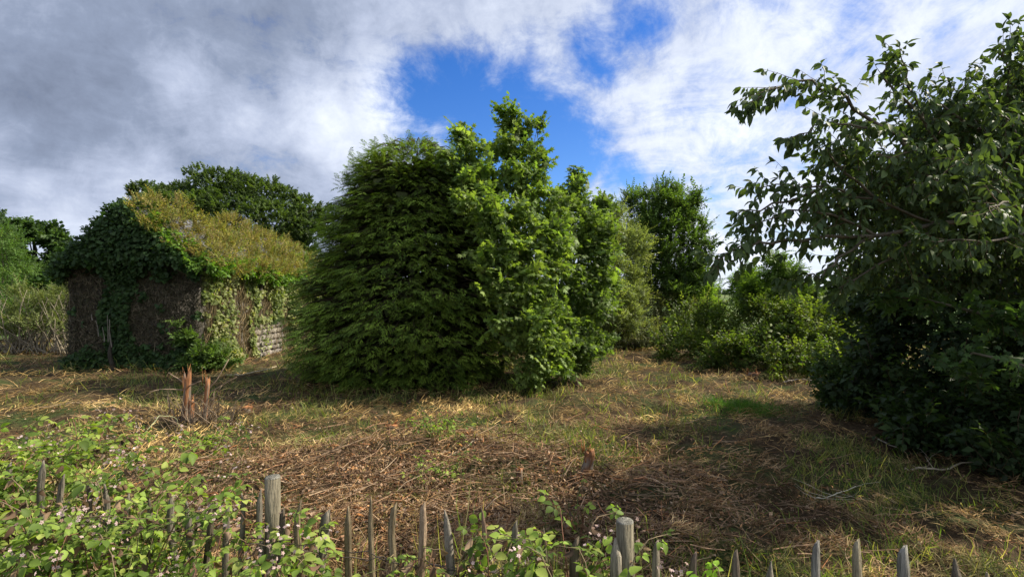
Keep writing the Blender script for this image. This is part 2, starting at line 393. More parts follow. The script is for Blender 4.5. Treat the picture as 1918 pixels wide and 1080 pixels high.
def leaf_objects(root, name, tm, recs, nmax, mat, cols, rest_name, rank=None):
    """recs = (pos, frames, scale, template index): the nmax that show largest become objects, the rest one part"""
    pos, fr, sc, which = recs; n = len(pos)
    view = np.abs(pos[:, 0]) < pos[:, 1]*1.02
    px_ = 559-0; low = (H-pos[:, 2]) < pos[:, 1]*0.55
    d = np.linalg.norm(pos-np.array([0, 0, H]), axis=1); key = d/np.maximum(sc, 1e-3)+np.where(view & low, 0, 1e3) if rank is None else rank
    order = np.argsort(key); pick = order[:nmax]; rest = order[nmax:]
    off = np.array(world_loc(root)); meshes = []
    K = 5
    for k, t in enumerate(tm):
        for q in range(K):
            c = cols[R_.integers(0, len(cols))]
            meshes.append(mesh_of(name, inst(t, np.zeros((1, 3)), np.eye(3)[None], 1.0, c[None]), mat))
    for i in pick:
        o = bpy.data.objects.new(name, meshes[which[i]*K+R_.integers(K)]); COL.objects.link(o); o.parent = root
        M = Matrix([[*(fr[i][r]*sc[i]), pos[i][r]-off[r]] for r in range(3)]+[[0, 0, 0, 1]]); o.matrix_basis = M
    ts = [inst(t, pos[rest][which[rest] == k], fr[rest][which[rest] == k], sc[rest][which[rest] == k], cols[rest][which[rest] == k]) for k, t in enumerate(tm) if (which[rest] == k).any()]
    if ts: obj(rest_name, cat(ts), mat, root, 'stuff')

# ------------------------------------------------------------------ ground: one sheet out to the horizon
def make_ground():
    rs = np.concatenate([[0.0], np.geomspace(0.8, 3300, 200)]); na = 320
    # finer towards the view
    a = np.linspace(-np.pi, np.pi, na, endpoint=False); a = a-0.55*np.sin(a)
    A, Rr = np.meshgrid(a, rs[1:]); x = Rr*np.sin(A); y = Rr*np.cos(A); z = gh(x, y)
    v = np.stack([x, y, z], -1).reshape(-1, 3); v = np.vstack([v, [[0, 0, g1(0, 0)]]]); nr = len(rs)-1
    i, j = np.meshgrid(np.arange(nr-1), np.arange(na), indexing='ij'); j2 = (j+1) % na
    p, q, r, s = i*na+j, i*na+j2, (i+1)*na+j2, (i+1)*na+j
    f = np.concatenate([np.stack([p, r, q], -1).reshape(-1, 3), np.stack([p, s, r], -1).reshape(-1, 3)])
    c = nr*na; jj = np.arange(na); f = np.vstack([f, np.stack([np.full(na, c), jj, (jj+1) % na], -1)])
    m = bpy.data.materials.new('rough_ground'); m.use_nodes = True; nt = m.node_tree; N = nt.nodes; L = nt.links
    pr = N['Principled BSDF']; pr.inputs['Roughness'].default_value = 0.95; pr.inputs['Specular IOR Level'].default_value = 0.1
    geo = N.new('ShaderNodeNewGeometry')
    def noi(sc, det=6, ro=0.6, di=0.0):
        n = N.new('ShaderNodeTexNoise'); n.inputs['Scale'].default_value = sc; n.inputs['Detail'].default_value = det; n.inputs['Roughness'].default_value = ro
        n.inputs['Distortion'].default_value = di; L.new(geo.outputs['Position'], n.inputs['Vector']); return n.outputs['Fac']
    def ramp(v, *st):
        n = N.new('ShaderNodeValToRGB'); L.new(v, n.inputs[0]); el = n.color_ramp.elements
        el[0].position, el[0].color = st[0][0], (*st[0][1], 1); el[1].position, el[1].color = st[-1][0], (*st[-1][1], 1)
        for p_, c_ in st[1:-1]: e_ = el.new(p_); e_.color = (*c_, 1)
        return n.outputs[0]
    def mix(f_, a_, b_):
        n = N.new('ShaderNodeMix'); n.data_type = 'RGBA'; L.new(f_, n.inputs[0]); L.new(a_, n.inputs[6]); L.new(b_, n.inputs[7]); return n.outputs[2]
    soil = ramp(noi(9, 8, 0.7), (0.3, (0.020, 0.013, 0.008)), (0.5, (0.055, 0.037, 0.02)), (0.62, (0.12, 0.085, 0.045)), (0.75, (0.2, 0.15, 0.075)))
    grn = ramp(noi(14, 6, 0.7), (0.3, (0.02, 0.03, 0.01)), (0.6, (0.06, 0.08, 0.025)), (0.75, (0.12, 0.13, 0.05)))
    msk = ramp(noi(0.8, 5, 0.6), (0.48, (0, 0, 0)), (0.62, (1, 1, 1)))
    near = mix(msk, soil, grn)
    field = ramp(noi(0.02, 3, 0.5), (0.4, (0.075, 0.12, 0.035)), (0.55, (0.10, 0.15, 0.045)), (0.62, (0.15, 0.16, 0.07)))
    ln = N.new('ShaderNodeVectorMath'); ln.operation = 'LENGTH'; L.new(geo.outputs['Position'], ln.inputs[0])
    mr = N.new('ShaderNodeMapRange'); mr.inputs[1].default_value = 30; mr.inputs[2].default_value = 60; L.new(ln.outputs['Value'], mr.inputs[0])
    L.new(mix(mr.outputs[0], near, field), pr.inputs['Base Color'])
    bp = N.new('ShaderNodeBump'); bp.inputs['Strength'].default_value = 0.9; bp.inputs['Distance'].default_value = 0.04; L.new(noi(22, 8, 0.7), bp.inputs['Height']); L.new(bp.outputs[0], pr.inputs['Normal'])
    o = obj('ground', T(v, f), m, None, 'structure', smooth=True)
make_ground()

# ------------------------------------------------------------------ barn
def box(x0, x1, y0, y1, z0, z1, col):
    v = [(x, y, z) for x in (x0, x1) for y in (y0, y1) for z in (z0, z1)]
    f = [(0, 1, 3), (0, 3, 2), (4, 6, 7), (4, 7, 5), (0, 4, 5), (0, 5, 1), (2, 3, 7), (2, 7, 6), (0, 2, 6), (0, 6, 4), (1, 5, 7), (1, 7, 3)]
    return T(v, f, np.tile(col, (8, 1)))
BX0, BX1, BY0, BY1, BE, BRZ = -12.8, -9.0, 14.8, 26.0, 3.05, 4.72
BXR = (BX0+BX1)/2
STC = (0.16, 0.145, 0.125)
barn = thing('stone_barn', (BXR, (BY0+BY1)/2, 0), 'derelict stone barn with a slate roof, its walls and roof smothered in ivy', 'barn')
def prism_gable(y0, y1):
    pr_ = [(BX0, -.3), (BX1, -.3), (BX1, BE), (BXR, BRZ-.06), (BX0, BE)]
    v = [(x, y, z) for y in (y0, y1) for x, z in pr_]; f = [(0, 1, 2), (0, 2, 3), (0, 3, 4), (5, 7, 6), (5, 8, 7), (5, 9, 8)]
    for k in range(5): a_, b_ = k, (k+1) % 5; f += [(a_, a_+5, b_+5), (a_, b_+5, b_)]
    return T(v, f, np.tile(STC, (10, 1)))
obj('gable_wall', prism_gable(BY0, BY0+.45), M_stone, barn)
obj('gable_wall', prism_gable(BY1-.45, BY1), M_stone, barn)
WY0, WY1, WZ0 = 17.7, 18.6, 2.3
ew = T()
for a_ in ((BY0+.45, WY0, -.3, BE), (WY1, BY1-.45, -.3, BE), (WY0, WY1, -.3, WZ0)): ew.add(box(BX1-.45, BX1-.06, a_[0], a_[1], a_[2], a_[3], STC))
obj('side_wall', ew, M_stone, barn)
obj('side_wall', box(BX0+.002, BX0+.45, BY0+.45, BY1-.45, -.3, BE, STC), M_stone, barn)
obj('lintel', box(BX1-.40, BX1-.03, WY0-.15, WY1+.15, 2.93, BE+.03, (0.08, 0.06, 0.04)), M_wood, barn)
# rubble stones of the side wall where the ivy has come away
def stone_t(seed):
    rg = np.random.default_rng(seed); n = 7; a_ = np.sort((np.arange(n)+rg.random(n)*.6)/n*2*np.pi)
    rr = 0.42+rg.random(n)*.12; o_ = np.stack([np.cos(a_)*rr*1.0, np.sin(a_)*rr], -1)
    v = [(0.0, x, z) for x, z in o_]+[(1.0+rg.random()*.2, x*.78, z*.75) for x, z in o_]+[(1.25, 0, 0)]
    f = []
    for k in range(n): b_ = (k+1) % n; f += [(k, b_, n+b_), (k, n+b_, n+k), (n+k, n+b_, 2*n)]
    return T(v, f)
smesh = []
for s_ in range(10):
    t_ = stone_t(s_); c_ = np.array((0.33, 0.30, 0.26))*(0.65+0.6*random.random())*np.array([1, 1-.05*random.random(), 1-.12*random.random()])
    smesh.append(mesh_of('stone', T(t_.v, t_.f, np.tile(c_, (len(t_.v), 1))), M_stone))
z_ = -.02; off = world_loc(barn)
while z_ < 1.3:
    hh = 0.13+0.10*random.random(); y_ = 16.4+random.random()*.2
    while y_ < 21.0:
        ww = 0.22+0.3*random.random()
        o = link('stone', random.choice(smesh), barn); o.location = (BX1-.07-off[0], y_+ww/2-off[1], z_+hh/2-off[2]); o.scale = (0.07, ww*1.08, hh*1.1); o.rotation_euler = (random.uniform(-.12, .12), 0, 0)
        y_ += ww
    z_ += hh
# roof deck and slates
def roof_side(sx, nm):
    eav = np.array([BXR+sx*(BX1-BXR+.18), 0, BE-.1]); rid = np.array([BXR, 0, BRZ])
    v = []
    for dz in (0, -.07):
        for p_ in (eav, rid):
            for y in (BY0-.12, BY1+.12): v.append((p_[0], y, p_[2]+dz))
    f = [(0, 1, 3), (0, 3, 2), (4, 7, 5), (4, 6, 7), (0, 4, 5), (0, 5, 1), (2, 3, 7), (2, 7, 6), (0, 2, 6), (0, 6, 4), (1, 5, 7), (1, 7, 3)]
    obj(nm, T(v, f, np.tile((0.07, 0.065, 0.06), (8, 1))), M_wood, barn); return eav, rid
eav, rid = roof_side(1, 'roof_deck'); roof_side(-1, 'roof_deck')
sl_dir = nz(eav-rid); sl_len = float(np.linalg.norm(eav-rid)); sl_n = np.array([-sl_dir[2], 0, sl_dir[0]]); sl_n = sl_n*np.sign(sl_n[2])
slm = []
for s_ in range(6):
    c_ = np.array((0.10, 0.10, 0.108))*(0.75+0.12*s_)
    slm.append(mesh_of('slate', box(-.155, .155, -.21, .21, 0, .011, c_), M_slate))
rows = int(sl_len/.2); ang = math.atan2(-sl_dir[2], sl_dir[0]); rest = []
for r in range(rows):
    for k in range(int((BY1-BY0+.2)/.32)):
        q = rid+sl_dir*(0.18+r*.2)+sl_n*(0.012+0.004*(rows-r)*0)
        y = BY0-.05+.16+k*.32+(.16 if r % 2 else 0)
        tilt = ang-0.045
        Rm = np.array(Matrix.Rotation(tilt, 3, 'Y'))@np.array(Matrix.Rotation(math.pi/2, 3, 'Z'))
        if (r < 8) and y > 19.5 or (r < 3):
            o = link('slate', slm[R_.integers(6)], barn); Mx = Matrix([[*Rm[i], (q[0], y, q[2])[i]-off[i]] for i in range(3)]+[[0, 0, 0, 1]])
            o.matrix_basis = Mx@Matrix.Rotation(random.uniform(-.03, .03), 4, 'Z')
        else:
            t_ = box(-.155, .155, -.21, .21, 0, .011, np.array((0.15, 0.15, 0.165))*(0.75+.6*random.random())); rest.append(t_.put((q[0], y, q[2]), Rm))
o = obj('slate_courses', cat(rest), M_slate, barn, 'stuff')
# window in the side wall: a dark boarded opening
obj('window_frame', cat([box(BX1-.30, BX1-.24, WY0, WY0+.07, WZ0, 2.93, (.05, .04, .03)), box(BX1-.30, BX1-.24, WY1-.07, WY1, WZ0, 2.93, (.05, .04, .03)), box(BX1-.30, BX1-.24, WY0+.07, WY1-.07, WZ0, WZ0+.07, (.05, .04, .03)), box(BX1-.30, BX1-.24, WY0+.42, WY0+.47, WZ0+.07, 2.93, (.05, .04, .03))]), M_wood, barn)

# ------------------------------------------------------------------ ivy and creepers on the barn
IV = [leaf4(0.95, .10, .12), leaf4(1.15, .06, .2)]
def wall_leaves(pos, nrm_, cols, size, mat, tm=IV, droop=0.5, var=.2, sj=.3, clump=None):
    n = len(pos); ax = nz(np.array([0, 0, -1.])*droop+R_.normal(size=(n, 3))*.55+nrm_*.25)
    fr = frames(ax, nrm_+R_.normal(size=(n, 3))*.45+np.array([0, 0, .35])); sc = size*np.clip(1+R_.normal(size=n)*sj, .4, 1.8); w = R_.integers(0, len(tm), n)
    col = palette(n, cols, clump, var)
    return [inst(t, pos[w == k], fr[w == k], sc[w == k], col[w == k]) for k, t in enumerate(tm)]
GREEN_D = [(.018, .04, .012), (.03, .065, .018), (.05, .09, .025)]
GREEN_M = [(.035, .075, .02), (.07, .13, .03), (.11, .18, .04), (.16, .22, .06)]
GOLD = [(.05, .09, .02), (.10, .14, .03), (.17, .17, .045), (.18, .13, .055), (.21, .19, .065), (.10, .14, .03), (.14, .12, .055), (.07, .11, .025)]
BROWN = [(.055, .046, .032), (.10, .085, .058), (.15, .125, .085), (.06, .06, .035)]
# side wall: leaves in patches, bare stems between
ivs = thing('ivy', (BX1, 19, 0), 'light green patchy ivy with bare brown stems on the sunlit side wall of the barn', 'ivy')
n = 44000; y = BY0+R_.random(n)**1.2*(BY1-BY0); z = R_.random(n)*3.15
pn = fbm(np.stack([y*1.3, z*.5, y*0], -1), 3, 11)+.25*fbm(np.stack([y*5, z*5, y*0], -1), 2, 13)
keep = (pn > .60-.18*np.clip((z-1.9)*1.5, 0, 1))
px_ = 959+(BX1)*F/y; py_ = HOR-(z-H)*F/y
keep &= ~((px_ > 478) & (px_ < 526) & (py_ > 600) & (R_.random(n) < .93))
keep &= ~((y > WY0+.05) & (y < WY1-.05) & (z > WZ0+.05) & (z < 2.95))
keep &= ~((px_ > 398) & (px_ < 445) & (py_ > 530) & (py_ < 640) & (R_.random(n) < .75))
y, z, pn = y[keep], z[keep], pn[keep]; g = gh(np.full_like(y, BX1), y); kk = z > g+.03; y, z, pn = y[kk], z[kk], pn[kk]
off_ = .04+.28*R_.random(len(y))*np.clip((pn-.55)*5, .2, 1)+.5*np.clip(1-z/.9, 0, 1)*(y < 17.5)*R_.random(len(y))
pos = np.stack([BX1+off_, y, z], -1); cl_ = ((y*2.1).astype(int)*7+(z*2.1).astype(int)).clip(0)
obj('foliage', cat(wall_leaves(pos, np.tile([1., -.15, .2], (len(pos), 1)), [(.06, .09, .03), (.11, .145, .05), (.17, .20, .08), (.27, .29, .15), (.20, .17, .09)], .085, M_leaf, clump=cl_)), M_leaf, ivs, 'stuff')
st = []
for k in range(3200):
    y0 = BY0+.1+random.random()**1.1*8.5; zt = .2+random.random()*2.7; z0 = max(0, zt-.15-random.random()*.55)
    lean_ = random.gauss(0, .16); cc = np.array(BROWN[R_.integers(4)])*random.uniform(1.3, 4.2)*np.array([1, .94, .78])
    x0 = BX1+.01+.09*random.random()
    if WY0 < y0 < WY1 and zt > 2.2: continue
    if 17.9 < y0 < 19.9 and z0 < 1.1 and random.random() < .9: continue
    st.append(tube([(x0, y0, z0), (x0+.04, y0+lean_*.5, (z0+zt)/2), (x0+.01, y0+lean_, zt)], [.008, .007, .004], 3, cc, cap=False))
obj('stems', cat(st), M_dry, ivs, 'stuff')
# gable wall: brown dead stems with a strip of green leaves, in its own shade
ivg = thing('ivy', (BXR, BY0, 0), 'dark green ivy over brown dead stems on the shaded gable end of the barn', 'ivy')
st = []
for k in range(9000):
    x0 = BX0+random.random()*(BX1-BX0); z1 = random.random()*3.3; ll = .06+.25*random.random(); a_ = random.gauss(0, 1.2)
    cc = np.array(BROWN[R_.integers(4)])*(.7+1.0*random.random())*np.array([1, 1.02, .98])
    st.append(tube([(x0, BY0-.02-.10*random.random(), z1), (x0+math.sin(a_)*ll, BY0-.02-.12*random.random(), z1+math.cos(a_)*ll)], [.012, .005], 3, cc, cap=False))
obj('stems', cat(st), M_dry, ivg, 'stuff')
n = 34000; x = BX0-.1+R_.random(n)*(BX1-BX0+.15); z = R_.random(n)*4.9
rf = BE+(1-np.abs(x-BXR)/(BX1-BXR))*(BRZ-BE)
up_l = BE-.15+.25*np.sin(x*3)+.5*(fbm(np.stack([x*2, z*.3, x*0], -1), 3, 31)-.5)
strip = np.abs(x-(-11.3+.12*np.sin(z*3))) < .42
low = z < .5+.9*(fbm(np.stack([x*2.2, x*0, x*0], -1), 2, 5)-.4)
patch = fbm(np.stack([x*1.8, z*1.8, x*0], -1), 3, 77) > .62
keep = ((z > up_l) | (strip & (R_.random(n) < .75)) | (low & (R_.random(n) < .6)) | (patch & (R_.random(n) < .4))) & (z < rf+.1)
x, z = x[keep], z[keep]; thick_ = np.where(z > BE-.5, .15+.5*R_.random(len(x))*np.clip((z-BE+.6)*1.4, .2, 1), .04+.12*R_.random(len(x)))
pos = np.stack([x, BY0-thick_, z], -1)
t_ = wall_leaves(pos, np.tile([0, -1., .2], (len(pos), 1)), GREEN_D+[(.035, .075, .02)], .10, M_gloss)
# the mantle bulging over the verge and the left eave
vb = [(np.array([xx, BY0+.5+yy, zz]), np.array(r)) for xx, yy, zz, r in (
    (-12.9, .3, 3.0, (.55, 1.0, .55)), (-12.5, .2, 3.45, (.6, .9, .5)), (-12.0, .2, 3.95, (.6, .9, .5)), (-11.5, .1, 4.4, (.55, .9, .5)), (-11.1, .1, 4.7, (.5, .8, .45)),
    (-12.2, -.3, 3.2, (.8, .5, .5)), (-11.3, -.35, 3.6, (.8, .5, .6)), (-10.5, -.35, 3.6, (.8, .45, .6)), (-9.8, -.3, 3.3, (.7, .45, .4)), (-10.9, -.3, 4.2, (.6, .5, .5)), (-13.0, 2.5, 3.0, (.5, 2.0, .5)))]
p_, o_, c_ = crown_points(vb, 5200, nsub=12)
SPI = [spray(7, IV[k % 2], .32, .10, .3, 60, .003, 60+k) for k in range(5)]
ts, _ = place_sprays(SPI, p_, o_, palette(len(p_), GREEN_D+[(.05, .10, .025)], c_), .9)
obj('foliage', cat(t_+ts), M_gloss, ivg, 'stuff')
# cut pale stems leaning on the gable
for (px, py0, py1, w_) in ((197, 640, 612, .014), (211, 650, 598, .018), (204, 640, 590, .012), (186, 630, 600, .012), (174, 600, 588, .014)):
    d_ = 14.4; a_ = P(px, py0, d_); b_ = P(px+random.uniform(-6, 6), py1, d_+.1); obj('stem', tube(curve(a_, b_, .06, 5), [w_, w_, w_*.8, w_*.7, w_*.6], 5, (.17, .15, .12)), M_bark, ivg)
obj('stem', tube(curve(P(218, 702, 14.3), P(210, 640, 14.5), .05, 7), np.linspace(.07, .04, 7), 7, (.035, .03, .022)), M_bark, ivg)
# golden creeper on the roof with a green fringe at the eaves
crp = thing('creeper', (BX1-.5, 18, BE), 'golden brown flowering creeper heaped over the roof slope of the barn', 'creeper')
def RP(y, t, h=.12): return np.array([BX1+.15, y, BE-.05])*(1-t)+np.array([BXR, y, BRZ])*t+sl_n*h
def yfor(px, x): return -x*F/(959-px)
GB = []
for y in np.arange(BY0-.1, 25.6, .62):
    for t in (.0, .3, .6, .92):
        if y > 23.2 and t > .65: continue
        if 16.5 < y < 17.9 and t > .85: continue
        if y > 24.4 and t > .2: continue
        rr_ = .42+.16*random.random(); h = .10+.14*math.sin(y*1.9+t*3)+(.34*math.exp(-((y-15.2)/1.2)**2))+(.12 if 18 < y < 21 else 0)
        GB.append((RP(y, t, h)+np.array([0, random.uniform(-.15, .15), random.uniform(-.05, .08)]), np.array([rr_*1.1, rr_*1.25, rr_*.72])))
FINE = [spray(11, leaf2(.7, .15, .2), .26, .045, .1, 65, .0025, 80+k, tcol=(.20, .13, .07), lj=.6) for k in range(6)]
p_, o_, c_ = crown_points(GB, 9000, nsub=9, inner=.15, sub=.34, cull=.7)
up_ = nz(o_+np.array([0, 0, .5]))
ts, _ = place_sprays(FINE, p_, up_, palette(len(p_), GOLD, c_, .25), 1.12, upb=.35, jitter=.5)
obj('foliage', cat(ts), M_leaf, crp, 'stuff')
frg = thing('ivy', (BX1, 17.5, BE), 'bright green fringe of ivy hanging from the eaves under the golden creeper', 'ivy')
FB = [(np.array([BX1+.22+random.uniform(-.05, .1), y, BE-.02+random.uniform(-.18, .12)]), np.array([.34, .42, .26])) for y in np.arange(BY0-.3, 24.5, .55)]
FB += [(np.array([BX1-.1-.45*k, BY0-.25, BE+.15+.38*k]), np.array([.34, .3, .30])) for k in range(4)]+[(RP(25, .15), np.array([.5, 1.4, .3])), (RP(24, .5), np.array([.4, .8, .2]))]
p_, o_, c_ = crown_points(FB, 2600, nsub=9, inner=.15)
ts, _ = place_sprays(SPI, p_, o_, palette(len(p_), [(.05, .10, .02), (.09, .17, .03), (.15, .24, .045)], c_), .85, upb=-.1)
obj('foliage', cat(ts), M_leaf, frg, 'stuff')
# shrub at the barn's corner
make_tree('ivy_bush', 'small bright green ivy bush at the foot of the corner of the barn', 'bush', (-8.6, 14.7, g1(-8.6, 14.7)),
          [bl(375, 665, 14.7, 34, 26), bl(350, 632, 14.6, 20, 18), bl(415, 675, 15.2, 30, 18), bl(333, 605, 14.5, 9, 7), bl(395, 620, 15.6, 20, 26)], SPI, 1500, [(.04, .075, .02), (.07, .12, .03), (.12, .18, .05)], size=.55, trunk=False, nsub=8)

# ------------------------------------------------------------------ the big conifer
def frond(seed):
    rg = np.random.default_rng(seed); t = T(); n = 7
    def zc(y): return .10*y-.55*y*y
    for k in range(n):
        y = .08+.86*k/n; L_ = .50*(1-y*.55)*(0.8+.4*rg.random())
        for s in (-1, 1):
            a_ = math.radians(54-18*y+rg.normal()*8)*s; tip = np.array([math.sin(a_)*L_, y+math.cos(a_)*L_, zc(y)-.22*L_-.5*L_*L_+rg.normal()*.03])
            b_ = np.array([0, y, zc(y)]); d_ = tip-b_; q0 = np.array([d_[1], -d_[0], 0]); q_ = q0/np.linalg.norm(q0)*.03
            mid = b_+d_*.45+np.array([0, 0, .025])
            t.add(T([b_, mid-q_, mid+q_, tip], [(0, 1, 2), (1, 3, 2)], [[.7]*3, [1]*3, [1]*3, [1.3]*3]))
            for h_, s2 in (((.45, 1 if k % 2 else -1)),):
                bb = b_+d_*h_; dd = nz(d_+s2*q0*.9)*L_*.34; dd[2] -= .05; q2 = np.array([dd[1], -dd[0], 0]); q2 = q2/np.linalg.norm(q2)*.025
                t.add(T([bb-q2, bb+q2, bb+dd], [(0, 2, 1)], [[.85]*3, [.85]*3, [1.3]*3]))
    t.add(T([(-.03, .8, zc(.8)), (.03, .8, zc(.8)), (0, 1.12, zc(1.1))], [(0, 1, 2)]))
    t.add(T([(-.014, -.5, .02), (.014, -.5, .02), (-.01, .5, zc(.5)), (.01, .5, zc(.5)), (0, .95, zc(.95))], [(0, 1, 3), (0, 3, 2), (2, 3, 4)], np.tile((.05, .04, .02), (5, 1)), np.zeros(5)))
    return t
FRD = [frond(k) for k in range(6)]
CC = np.array([-2.6, 13.7]); ZR = [(0, 2.65), (.5, 2.95), (1.0, 3.1), (1.6, 3.1), (2.9, 2.75), (4.2, 2.25), (5.0, 1.9), (5.5, 1.6), (5.85, 1.2), (6.1, .3)]
def conifer():
    root = thing('conifer', (CC[0], CC[1], g1(*CC)), 'broad dark green conifer with drooping layered fronds in the middle of the clearing', 'conifer tree')
    for dx, dy, zt in ((0, 0, 5.9), (-.6, .2, 5.6), (.5, -.3, 5.7)):
        obj('trunk', tube(curve((CC[0]+dx*.3, CC[1]+dy*.3, -.1), (CC[0]+dx, CC[1]+dy, zt), .02, 7), np.linspace(.16, .02, 7), 8, (.09, .06, .04), .1), M_bark, root, smooth=True)
    zz = np.array([a_[0] for a_ in ZR]); rr = np.array([a_[1] for a_ in ZR])
    nb = 3000; z = R_.random(nb)*6.1; th = R_.random(nb)*2*np.pi; back = np.cos(th) < -.35; kb = ~back | (R_.random(nb) < .5); z, th = z[kb], th[kb]
    keep = R_.random(len(z)) < (np.interp(z, zz, rr)/3.7)*.9+.12; z, th = z[keep], th[keep]
    lump = 1+.30*(fbm(np.stack([np.cos(th)*1.8, np.sin(th)*1.8, z*.8], -1), 3, 21)-.5)*2
    r = np.interp(z, zz, rr)*lump
    pos = []; ax = []; sz = []; br = []; colf = []
    for k in range(len(z)):
        out = np.array([math.sin(th[k]), -math.cos(th[k])*.86, 0]); tan = np.array([math.cos(th[k]), math.sin(th[k])*.86, 0])
        rk = r[k]*(1.04-.24*R_.random()**1.3); topf = np.clip((z[k]-4.6)/1.6, 0, 1)
        tip = np.array([CC[0], CC[1], z[k]+.1])+out*rk
        s0 = np.array([CC[0], CC[1], z[k]+.25])+out*rk*.45
        br.append(tube([s0, (s0+tip)/2+np.array([0, 0, .12]), tip], [.02, .014, .006], 3, (.06, .045, .03), cap=False))
        m = 7; bright = np.clip(1+R_.normal()*.32, .45, 1.9)
        for j in range(m):
            lat = (j-(m-1)/2)/(m-1)*2; dn = R_.random()*.22*abs(lat)
            p_ = tip-out*(.03+.22*abs(lat)**1.3+.3*(R_.random() if j % 2 else 0))+tan*lat*.26+np.array([0, 0, -dn+R_.normal()*.04])
            pos.append(p_); ax.append(nz(out+tan*(lat*.75+R_.normal()*.25)+np.array([0, 0, .22-.45*R_.random()+.9*topf*R_.random()])))
            sz.append(.228*(1+.28*R_.normal())*(1-.2*topf)); colf.append(bright)
    # spiky leading shoots at the top
    for k in range(170):
        a_ = random.random()*2*np.pi; q = random.random()**.6*2.0; zb = 5.8-.20*q*q+.35*random.random()**2; b_ = np.array([CC[0]+math.cos(a_)*q, CC[1]+math.sin(a_)*q*.8, zb])
        for j in range(6):
            pos.append(b_+np.array([random.gauss(0, .03), random.gauss(0, .03), j*.06])); ax.append(nz(np.array([math.cos(a_+random.gauss(0, 1.1))*.8, math.sin(a_+random.gauss(0, 1.1))*.8, .75]))); sz.append(.19); colf.append(1.0)
    pos = np.array(pos); ax = np.array(ax); sz = np.array(sz); bc = np.array(colf); n = len(pos)
    fr = frames(ax, np.array([0, 0, 1.])+R_.normal(size=(n, 3))*.30)
    col = palette(n, [(.045, .085, .018), (.075, .125, .024), (.13, .20, .035), (.08, .13, .024)], None, .15)*bc[:, None]
    obj('branches', cat(br), M_bark, root, 'stuff')
    # dead brown inner twigs that close the inside
    NI = 5200; a_ = R_.random(NI)*2*np.pi; zi = R_.random(NI)*5.5; ri = np.interp(zi, zz, rr)*(.35+.45*R_.random(NI))
    pi_ = np.stack([CC[0]+np.cos(a_)*ri, CC[1]+np.sin(a_)*ri*.86, zi], -1)
    ti = [inst(leaf2(.7), pi_[k::6], frames(nz(R_.normal(size=(len(pi_[k::6]), 3))), np.tile([0, 0, 1.], (len(pi_[k::6]), 1))), .42, np.tile((.03, .04, .015), (len(pi_[k::6]), 1))) for k in range(6)]
    obj('inner_twigs', cat(ti), M_needle, root, 'stuff')
    leaf_objects(root, 'frond', FRD, (pos, fr, sz, R_.integers(0, 6, n)), 290, M_needle, col, 'fronds')
conifer()

# ------------------------------------------------------------------ broadleaf trees around it
PALM = palm(.22)
SPM = [spray(5+k%3, PALM, .50, .17, .30, 75, .006, 100+k, lj=.4) for k in range(7)]
SYC = [(.05, .085, .022), (.08, .125, .03), (.11, .165, .035), (.15, .21, .045), (.07, .11, .035)]
make_tree('sycamore', 'tall loose sycamore with lobed leaves growing up against the conifer, highest tree top', 'tree', PG(1028, 13.0),
          [bl(948, 218, 13.2, 24, 24), bl(985, 240, 13.2, 24, 18), bl(1010, 228, 13.2, 12, 12), bl(945, 270, 13.0, 38, 30), bl(990, 290, 13.0, 30, 26), bl(865, 250, 12.6, 24, 16), bl(885, 285, 12.4, 32, 30), bl(935, 330, 12.4, 55, 32), bl(885, 345, 11.9, 36, 30), bl(990, 345, 12.6, 36, 28),
           bl(1020, 390, 12.4, 55, 38), bl(950, 395, 11.6, 46, 38), bl(905, 415, 11.3, 34, 34), bl(1000, 440, 11.9, 50, 40), bl(950, 465, 11.2, 36, 36), bl(1000, 510, 11.6, 46, 40), bl(965, 545, 11.1, 30, 34), bl(1015, 575, 11.5, 46, 40), bl(985, 610, 11.1, 32, 30), bl(1010, 650, 11.3, 36, 34), bl(1000, 695, 11.4, 34, 24), bl(1045, 690, 12, 26, 20), bl(905, 480, 11.0, 24, 22), bl(925, 540, 10.9, 20, 24), bl(870, 380, 11.4, 22, 20), bl(935, 600, 10.8, 18, 18), bl(840, 300, 12.0, 20, 18), bl(1040, 470, 12.2, 40, 44), bl(1050, 620, 11.9, 34, 34)],
          SPM, 3900, [(.05, .09, .025), (.08, .13, .032), (.12, .18, .045), (.17, .23, .065), (.07, .115, .035)], size=.64, jitter=.9, upb=.1, r0=.09, nlimb=9, stems=1, lean=P(955, 275, 13.1), nsub=9, inner=.2, sub=.36)
make_tree('sycamore', 'lower bright green sycamore with a pointed tip to the right of the tall sycamore', 'tree', PG(1060, 13.6),
          [bl(1082, 335, 13.8, 16, 24), bl(1060, 380, 13.8, 40, 34), bl(1100, 385, 13.8, 36, 26), bl(1080, 430, 13.6, 60, 46), bl(1075, 500, 13.4, 58, 60), bl(1090, 560, 13.2, 50, 50), bl(1065, 620, 12.9, 50, 50), bl(1050, 670, 12.6, 36, 28), bl(1135, 400, 14.2, 26, 26), bl(1110, 470, 13.8, 40, 40), bl(1125, 530, 13.8, 34, 40), bl(1105, 620, 13.4, 34, 36), bl(1085, 665, 13, 34, 24), bl(1115, 575, 13.6, 36, 34)],
          SPM, 3700, [(.05, .085, .025), (.08, .125, .032), (.11, .165, .045), (.15, .21, .06)], size=.64, jitter=.9, upb=.1, r0=.07, nlimb=6, lean=P(1080, 400, 13.7), nsub=9, inner=.2, sub=.36)
DK = 1.32
SPS = [spray(11, leaf2(.6, .15, .15), .34, .06, .15, 55, .004, 120+k) for k in range(6)]
